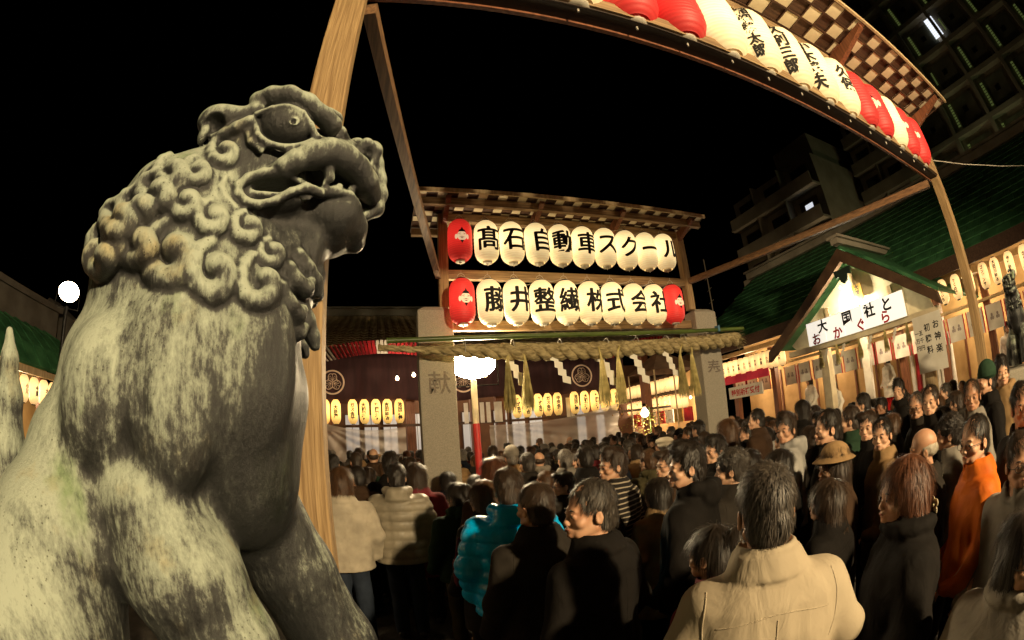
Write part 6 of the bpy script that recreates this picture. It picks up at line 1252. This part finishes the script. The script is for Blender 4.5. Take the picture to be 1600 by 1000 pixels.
CM = dict(black=clothm('black_wool', (.009, .0075, .0065)), charcoal=clothm('charcoal_wool', (.024, .02, .016)), navy=clothm('navy_cloth', (.009, .011, .018)), brown=clothm('brown_cloth', (.05, .028, .016)), olive=clothm('olive_cloth', (.065, .055, .026)),
          beige=clothm('beige_twill', (.37, .31, .22), (.32, .265, .185), .8, 4, .25, 160), cream=clothm('cream_wool', (.48, .42, .32)), grey=clothm('grey_cloth', (.22, .20, .17)), lightgrey=clothm('light_grey_jersey', (.34, .33, .31)),
          puff=clothm('taupe_nylon', (.27, .235, .17), None, .45), blue=clothm('bright_blue_nylon', (.0, .52, 1.0), (.0, .42, .9), .28, 5, .2, 30), orange=clothm('orange_shell', (.60, .15, .015), (.45, .09, .01), .62, 5, .3, 30),
          maroon=clothm('maroon_cloth', (.14, .02, .025)), camel=clothm('camel_cloth', (.30, .19, .09)), green=clothm('dark_green_cloth', (.02, .045, .025)), denim=clothm('dark_denim', (.03, .04, .06)), white=clothm('white_robe', (.72, .68, .60)), redc=clothm('red_cloth_skirt', (.5, .02, .02)),
          stripe=None)
def stripe_mat():
    m = clothm('striped_knit', (.02, .018, .016)); t = m.node_tree; N = t.nodes; L = t.links
    tc = N.new('ShaderNodeTexCoord'); wv = N.new('ShaderNodeTexWave'); wv.bands_direction = 'Z'; wv.inputs['Scale'].default_value = 9; wv.inputs['Distortion'].default_value = 1; L.new(tc.outputs['Object'], wv.inputs['Vector'])
    r = N.new('ShaderNodeValToRGB'); r.color_ramp.elements[0].position = .8; r.color_ramp.elements[0].color = (.02, .017, .015, 1); r.color_ramp.elements[1].position = .86; r.color_ramp.elements[1].color = (.3, .26, .2, 1); L.new(wv.outputs[0], r.inputs[0]); L.new(r.outputs[0], N['Principled BSDF'].inputs['Base Color']); return m
CM['stripe'] = stripe_mat()
def person(x, y, H, yaw, hy, hair, hm, top, cm, label, trc='black', skin=0, hat=None, hatm=None, gl=False, old=False, detail=True, group='people crowding towards the shrine', lean=0, z0=0):
    """yaw: body turn from +Y, hy: head turn relative to the body, degrees counter-clockwise"""
    sc_ = H / 1.715; t = empty('person', (x, y, z0), label, 'person', group, math.radians(yaw)); t.scale = (sc_ if sc_ < 1.03 else 1.03,) * 2 + (sc_,)
    t.rotation_euler = (math.radians(lean), 0, math.radians(yaw))
    k, bm_ = body_for(hy, old); b = link('body', bm_, t, mat=SKIN[skin])
    a = math.radians(k); C_ = Matrix.Translation((0, -.015, 0)) @ Matrix.Rotation(a, 4, 'Z') @ Matrix.Translation((0, .015, 0))
    def hd(name, me, mat=None):
        o = link(name, me, t, mat=mat); o.matrix_local = C_; return o
    hd('hair', HAIR[hair], HM[hm])
    if hat: hd('hat', HATS[hat], CM[hatm])
    if gl: hd('glasses', GLS)
    if detail:
        for s in (-1, 1):
            o = link('eye_white', EYEW, t); o.matrix_local = C_ @ Matrix.Translation((s * .031, .0795, 1.5658))
            o = link('iris', EYE, t); o.matrix_local = C_ @ Matrix.Translation((s * .031, .0868, 1.5655))
            o = link('eyebrow', BROW, t, mat=HM['black'] if hm not in ('grey', 'white') else HM['salt']); o.matrix_local = C_ @ Matrix.Translation((s * .032, .0885, 1.5895)) @ Matrix.Scale(s, 4, (1, 0, 0))
        o = link('lips', LIPS, t); o.matrix_local = C_ @ Matrix.Translation((0, .1035, 1.5095))
    tn = {'coat': 'coat', 'puffer': 'padded_jacket', 'hood': 'hooded_jacket', 'jacket': 'jacket', 'arm': 'jacket', 'fur': 'fur_collar_coat'}[top]
    link(tn, TOPS[top], t, mat=CM[cm], scale=(1.13 if top != 'arm' else 1.1, 1.10, 1.004))
    if detail and top in SEAMS:
        for sm_ in SEAMS[top]: link('seam', sm_, t, mat=CM[cm], scale=(1.13 if top != 'arm' else 1.1, 1.10, 1.004))
    link('trousers', TRO, t, mat=CM[trc])
    if detail: link('shoes', SHOE, t)
    return t
NEAR = {'white_jacket': (-0.38, 4.13, 1.76), 'puffer': (0.12, 4.33, 1.78), 'beige_mid': (-0.2, 5.63, 1.67), 'r1': (-0.68, 6.42, 1.8), 'r2': (-0.38, 6.7, 1.82), 'r3': (0.08, 5.26, 1.84), 'bald': (-0.15, 7.9, 1.84), 'r4': (0.35, 6.06, 1.76), 'r5': (0.33, 4.69, 1.75), 'hood_dark': (0.6, 3.92, 1.61), 'auburn': (0.85, 3.6, 1.82), 'hairlong': (0.68, 3.24, 1.68), 'prof8': (1.06, 3.96, 1.68), 'blue': (0.74, 2.76, 1.8), 'charcoal': (0.74, 2.27, 1.75), 'blackcoat': (0.81, 1.77, 1.79), 'glasses12': (1.58, 3.97, 1.61), 's13': (1.68, 4.78, 1.57), 'stripe': (1.69, 3.22, 1.82), 'h15': (2.04, 4.49, 1.81), 'grey16': (2.11, 5.23, 1.76), 'h17': (1.63, 5.19, 1.76), 'beret18': (1.63, 5.85, 1.82), 'cap19': (3.17, 4.67, 1.76), 'hood20': (1.62, 2.18, 1.85), 'gl21': (2.3, 3.37, 1.73), 'long22': (1.83, 2.83, 1.58), 'beige': (0.97, 0.93, 1.85), 'curly24': (2.1, 2.32, 1.74), 'p25': (2.77, 3.27, 1.78), 'round26': (3.3, 3.68, 1.9), 'grey27': (3.25, 2.8, 1.88), 'h28': (2.92, 2.08, 1.88), 'hat29': (2.44, 1.71, 1.67), 'long30': (2.01, 1.46, 1.56), 'h31': (2.54, 2.29, 1.66), 'c32a': (3.55, 2.08, 1.78), 'c32b': (3.26, 1.78, 1.73), 'bald33': (2.74, 1.17, 1.67), 'flower': (1.65, 0.8, 1.71), 'orange': (2.52, 0.73, 1.72), 'curly35': (3.23, 1.15, 1.67), 'edge36': (2.17, 0.38, 1.65), 'f37': (4.83, 1.0, 1.92), 'f38': (2.96, 0.49, 1.79), 'p39': (4.02, 1.17, 1.83), 'knit40': (4.44, 1.1, 1.91), 'p41a': (4.11, 1.65, 1.86), 'p41b': (4.4, 1.94, 1.81), 'p41c': (5.95, 2.89, 1.99), 'h42': (5.13, 3.05, 1.9), 'h43': (3.92, 2.5, 1.83), 'woman_br': (1.41, 0.21, 1.54), 'pattern': (1.14, 1.39, 1.57), 'h46': (2.74, 2.83, 1.65), 'h47': (4.47, 5.63, 1.9), 'h48': (5.15, 4.1, 1.98), 'h49': (4.42, 4.31, 1.99)}
def P(key, hair, hm, top, cm, yaw, hy, label, **k):
    x, y, H = NEAR[key]; H2 = min(1.95, max(1.5, H + .0)); return person(x, y, H2, yaw, hy, hair, hm, top, cm, label, **k)
P('white_jacket', 'bob', 'brown', 'jacket', 'cream', 5, 0, 'woman from behind in a cream jacket and jeans beside the big wooden post', trc='denim')
P('puffer', 'short', 'black', 'puffer', 'puff', -8, 12, 'man from behind in a taupe quilted hooded jacket left of the stone gatepost', trc='denim')
P('beige_mid', 'bun', 'dark', 'hood', 'cream', -10, 35, 'person in a pale coat between the cream jacket and the taupe quilted jacket')
P('r1', 'short', 'black', 'coat', 'black', 0, 0, 'dark haired man in black behind the woman in cream, beside the wooden post')
P('r2', 'crop', 'dark', 'coat', 'charcoal', 10, 12, 'dark haired man in charcoal behind the pale coat, near the vinyl sheet')
P('r3', 'tall', 'black', 'coat', 'black', -5, 0, 'man with thick black hair just behind the taupe quilted jacket')
P('bald', 'bald', 'dark', 'coat', 'brown', 0, 0, 'bald headed man lit orange in front of the vinyl sheet')
P('r4', 'short', 'dark', 'coat', 'navy', 0, 0, 'man in navy coat ahead of the long haired woman by the gatepost')
P('r5', 'long', 'dark', 'coat', 'maroon', -8, 0, 'woman with long dark brown hair in maroon beside the taupe quilted jacket')
P('hood_dark', 'bun', 'black', 'hood', 'green', 20, 12, 'shadowed person in dark hooded top right in front of the stone gatepost', trc='olive')
P('auburn', 'bob', 'auburn', 'coat', 'brown', 5, 0, 'woman with auburn bob in brown between gatepost and bright blue jacket')
P('hairlong', 'long', 'brown', 'coat', 'charcoal', 30, 12, 'woman with long brown hair carrying a maroon bag behind the blue jacket')
P('prof8', 'short', 'brown', 'hood', 'olive', 35, 35, 'person in olive hood in profile behind the bright blue jacket', skin=1)
P('blue', 'short', 'dark', 'puffer', 'blue', -15, 0, 'man from behind in a shiny bright blue quilted jacket', trc='olive')
P('charcoal', 'crop', 'dark', 'coat', 'charcoal', 12, 12, 'man from behind in a charcoal coat between blue jacket and black coat')
P('blackcoat', 'short', 'salt', 'coat', 'black', 28, 60, 'grey haired man in a black coat turning his face in profile', skin=1, old=True)
P('glasses12', 'side', 'black', 'coat', 'charcoal', 20, 60, 'black haired person with glasses in profile behind the grey haired black coat', gl=True)
P('s13', 'crop', 'brown', 'coat', 'brown', 20, 12, 'short brown haired person behind the person with glasses')
P('stripe', 'tall', 'dark', 'jacket', 'stripe', 30, 60, 'tall man in a dark striped top, face in profile, middle of the crowd', skin=1)
P('h15', 'short', 'black', 'coat', 'black', 0, 0, 'black haired man in black behind the striped top')
P('grey16', 'crop', 'grey', 'coat', 'grey', 0, 0, 'grey haired man in a grey coat, middle of the crowd')
P('h17', 'short', 'salt', 'coat', 'charcoal', 0, 12, 'man with greying hair, middle row behind the auburn bob')
P('beret18', 'crop', 'grey', 'coat', 'camel', 0, 0, 'person in a grey knitted cap behind the red and white lamp pole', hat='knit', hatm='grey')
P('cap19', 'crop', 'dark', 'coat', 'charcoal', 0, 0, 'person in a pale flat cap ahead of the hooded man with bowed head', hat='beret', hatm='cream')
P('hood20', 'tall', 'black', 'hood', 'black', 35, 35, 'large man in a black hooded top seen from behind, cheek showing', skin=0)
P('gl21', 'side', 'dark', 'coat', 'brown', 30, 60, 'woman with glasses in profile ahead of the black hooded man', gl=True)
P('long22', 'long', 'black', 'coat', 'camel', 10, 12, 'short woman with long black hair and camel scarf coat')
P('beige', 'crop', 'salt', 'arm', 'beige', -30, 0, 'large man from behind in a beige jacket in front of everyone', skin=1)
P('curly24', 'curly', 'salt', 'coat', 'charcoal', 10, 35, 'person with curly greying hair behind the beige jacket man')
P('p25', 'tall', 'black', 'coat', 'black', 30, 60, 'man with fringe in profile ahead of the curly greying hair', skin=0)
P('round26', 'bob', 'brown', 'coat', 'brown', 20, 12, 'person with round brown bob beside the gatepost carved 奉')
P('grey27', 'tall', 'dark', 'hood', 'lightgrey', 38, 60, 'man in a light grey hood, tan face in profile, before the pavilion', skin=1)
P('h28', 'short', 'black', 'coat', 'black', 25, 35, 'black haired man in black just right of the light grey hood')
P('hat29', 'bob', 'dark', 'coat', 'brown', 25, 35, 'woman in a khaki felt hat with a wide brim', hat='brim', hatm='camel')
P('long30', 'long', 'dark', 'coat', 'black', 15, 0, 'woman with straight dark brown hair below the brimmed hat')
P('h31', 'bob', 'black', 'coat', 'black', 20, 12, 'person with black bob between beige jacket and brimmed hat')
P('c32a', 'side', 'dark', 'coat', 'black', 40, 60, 'youth with dark fringe in profile, first of the pair facing the pavilion')
P('c32b', 'short', 'black', 'coat', 'camel', 38, 60, 'man with camel collar in profile, second of the pair facing the pavilion')
P('bald33', 'bald', 'white', 'coat', 'charcoal', 30, 0, 'old man with shining bald head and white fringe', skin=1)
P('flower', 'long', 'auburn', 'fur', 'black', 38, 12, 'woman with long auburn hair and flower clip in a black fur collared coat')
P('orange', 'crop', 'black', 'jacket', 'orange', 30, 35, 'man with glasses in a bright orange jacket', gl=True)
P('curly35', 'curly', 'black', 'coat', 'grey', 20, 0, 'person with curly black hair beside the orange jacket')
P('edge36', 'short', 'dark', 'coat', 'grey', 55, 60, 'man with thin framed glasses in profile at the edge, grey coat', gl=True, skin=1, old=True)
P('f37', 'tall', 'black', 'hood', 'camel', 75, 35, 'young man facing across the court, looking down, near the far lion dog')
P('f38', 'short', 'black', 'coat', 'charcoal', 50, 60, 'smiling man in profile above the man with thin glasses', skin=1)
P('p39', 'crop', 'dark', 'coat', 'grey', 40, 60, 'tanned man in grey with a yellow scarf in profile beside the rack post', skin=2, old=True)
P('knit40', 'crop', 'black', 'coat', 'black', 30, 12, 'person in a dark green knitted hat before the far lion dog', hat='knit', hatm='green')
P('p41a', 'short', 'dark', 'coat', 'black', 35, 60, 'young man in profile left of the rack post, ear lit')
P('p41b', 'crop', 'salt', 'coat', 'charcoal', 35, 60, 'older man with high forehead beside the young man in profile', old=True, skin=1, gl=True)
P('p41c', 'tall', 'black', 'coat', 'black', 38, 60, 'tall young man in profile before the pavilion notice')
P('h42', 'short', 'black', 'coat', 'black', 20, 12, 'black haired man before the pavilion column')
P('h43', 'short', 'dark', 'coat', 'green', 20, 12, 'man in dark green before the pavilion, ahead of the fringe youth')
P('woman_br', 'bob', 'black', 'fur', 'grey', 75, 60, 'woman with dark rimmed glasses in a grey coat in the bottom corner', gl=True)
P('pattern', 'bun', 'black', 'hood', 'maroon', 20, 0, 'person in a dark pink hooded top hidden behind the beige jacket')
P('h46', 'bob', 'black', 'coat', 'black', 15, 0, 'person with black bob behind the curly greying hair')
P('h47', 'short', 'black', 'coat', 'charcoal', 15, 0, 'man in charcoal just past the gatepost carved 奉')
P('h48', 'bob', 'black', 'coat', 'black', 20, 12, 'woman with black bob before the pavilion column')
P('h49', 'short', 'black', 'coat', 'brown', 20, 35, 'man in brown ahead of the round brown bob')
# things carried and worn
bag = empty('shoulder_bag', (.50, 2.98, 0), 'maroon handbag hanging behind the bright blue jacket', 'handbag')
MB().box(-.11, .11, -.05, .05, .98, 1.18).build('bag_body', CM['maroon'], bag, bevel=.03); MB().tube([(-.09, 0, 1.17), (-.06, 0, 1.32), (.06, 0, 1.32), (.09, 0, 1.17)], .008, 6).build('handle', CM['maroon'], bag)
def flower(parent, m4):
    b = MB()
    for k in range(5):
        a = 2 * PI * k / 5; c = (.017 * math.cos(a), 0, .017 * math.sin(a))
        b.lathe([(.001, -.003), (.012, -.001), (.014, .002), (.001, .003)], 10, (0, 0, 0)); n = 40
        for i in range(len(b.v) - n, len(b.v)): vx, vy, vz = b.v[i]; b.v[i] = (vx + c[0], vz + .003 * (k % 2), vy + c[2])
    o = b.build('flower_clip', pm('pale_petals', (.72, .66, .48), (.6, .5, .3), 9, .5), parent); o.matrix_local = m4
fl = [o for o in COL.objects if o.get('label', '').startswith('woman with long auburn hair and flower')][0]
a = math.radians(12); flower(fl, Matrix.Translation((-.035, -.135, 1.50)) @ Matrix.Rotation(.2, 4, 'Z') @ Matrix.Scale(1.3, 4))
flower(fl, Matrix.Translation((.045, -.128, 1.515)) @ Matrix.Rotation(-.4, 4, 'Z') @ Matrix.Scale(1.0, 4))
# shrine staff in white robes on the stages
for i, (x, y, z, yw, lb) in enumerate(((10.95, 8.3, .85, 70, 'attendant in white robes bending inside the side hall, lantern row end'), (10.6, 7.2, .6, 80, 'attendant in white robes beside the pavilion column'),
                                    (11.3, 2.0, .85, 90, 'shrine maiden in white with red skirt under the eaves lanterns'), (11.6, 5.9, .95, 60, 'attendant in white standing behind the pavilion column'))):
    person(x, y, 1.62, yw, 0, 'bob', 'black', 'coat', 'white', lb, trc='redc', detail=False, group='shrine attendants', z0=z)
# the rest of the crowd
random.seed(21)
taken = [(v[0], v[1]) for v in NEAR.values()] + [(.74, 5.95), (5.06, 5.95), (1.3, 6.32), (5.97, 1.5), (9.0, 6.28), (9.0, 3.55), (9.0, 3.32), (6.62, .98), (8.35, 13), (-.255, 1.5)]
hk = [('short', 9), ('crop', 7), ('bob', 6), ('long', 5), ('side', 1), ('tall', 4), ('curly', 2), ('bun', 2), ('bald', 1)]
hc = [('black', 12), ('dark', 8), ('brown', 4), ('auburn', 1), ('salt', 4), ('grey', 2)]
tk = [('coat', 8), ('jacket', 4), ('hood', 4), ('puffer', 3), ('fur', 1)]
cc = [('black', 10), ('charcoal', 6), ('navy', 4), ('brown', 4), ('olive', 2), ('grey', 3), ('camel', 1), ('maroon', 1), ('green', 2), ('lightgrey', 1)]
def pick(l): return random.choices([a for a, _ in l], [b for _, b in l])[0]
hairw = dict(short='short', crop='cropped', bob='bobbed', long='long', side='side parted', tall='spiky', curly='curly', bun='tied up', bald='receding'); colw = dict(black='black', dark='dark brown', brown='brown', auburn='auburn', salt='greying', grey='grey', white='white')
clw = dict(black='black', charcoal='charcoal', navy='navy', brown='brown', olive='olive', grey='grey', camel='camel', maroon='maroon', green='dark green', lightgrey='light grey'); tow = dict(coat='coat', jacket='jacket', hood='hooded top', puffer='padded jacket', fur='fur collared coat')
cnt = 0; yy = 1.9; SEEN = {}
cands = []
j = 0
while yy < 13.1:
    xx = -3.4 + (.3 if j % 2 else 0)
    while xx < 9.9:
        cands.append((xx + random.uniform(-.14, .14), yy + random.uniform(-.14, .14))); xx += .54
    yy += .52; j += 1
for x, y in cands:
    D = math.hypot(x, y); az = math.degrees(math.atan2(x, y))
    if az < 6 and D < 5.0: continue
    if az < -16 or D < 2.9: continue
    if az < 16 and D < 3.9: continue
    if x > 8.55 and 2.9 < y < 8.0: continue
    if x > 9.2 and y < 9: continue
    if y > 13 - .5 and x < 7: continue
    if min((x - a) ** 2 + (y - b) ** 2 for a, b in taken) < .17: continue
    if D > 6 and random.random() < .10: continue
    far = D > 8.5
    hr, hcc, tp, cl = pick(hk), pick(hc), pick(tk), pick(cc); H = random.gauss(1.68 if hr not in ('bob', 'long', 'bun') else 1.60, .05)
    if hr == 'bald': hcc = random.choice(['grey', 'white', 'dark'])
    where = ('left of the gate' if x < .6 else 'through the gate') if y > 6 and x < 5 else ('in front of the side hall' if x > 6.5 else 'in the middle of the court')
    where = {'left of the gate': 'near vinyl sheet', 'through the gate': 'beyond rope gate', 'in front of the side hall': 'before side hall', 'in the middle of the court': 'this side of gate'}[where]
    lb = 'person with %s %s hair and %s %s %s' % (hairw[hr], colw[hcc], clw[cl], tow[tp], where)
    hat = None; hm_ = None
    if random.random() < .06: hat = random.choice(['knit', 'beret', 'brim']); hm_ = random.choice(['grey', 'cream', 'black', 'maroon', 'camel']); lb = 'person in a %s hat and %s %s %s' % (hm_, clw[cl], tow[tp], where)
    SEEN[lb] = SEEN.get(lb, 0) + 1
    if SEEN[lb] > 1: lb = lb.replace('person with', ORD[SEEN[lb] - 1] + ' person with').replace('person in', ORD[SEEN[lb] - 1] + ' person in')
    yaw = random.gauss(10 if x < 5 else 28, 16); hy = random.choice([0, 0, 0, 12, -12, 35, -35, 60 if x > 3 else 12])
    person(x, y, H, yaw, hy, hr, hcc, tp, cl, lb, skin=random.choice([0, 0, 1, 2]), detail=(not far) and abs(hy) > 20, hat=hat, hatm=hm_); cnt += 1
print('crowd', cnt)

# people standing behind the photographer: they keep the low floodlight off the coats in front
for i, (x, y, H, hr, cl) in enumerate(((.9, -1.5, 1.7, 'short', 'black'), (1.5, -1.3, 1.62, 'bob', 'brown'), (2.1, -1.5, 1.74, 'crop', 'charcoal'), (2.75, -1.3, 1.66, 'long', 'navy'), (3.4, -1.5, 1.72, 'short', 'olive'), (.3, -1.3, 1.66, 'crop', 'grey'), (1.9, -2.1, 1.76, 'tall', 'black'), (4.1, -1.3, 1.68, 'bob', 'black'))):
    person(x, y, H, 5, 0, hr, 'black', 'coat', cl, 'person in a %s coat waiting behind the photographer, %s of the row' % (clw[cl], ORD[i]), detail=False, group='people behind the photographer')
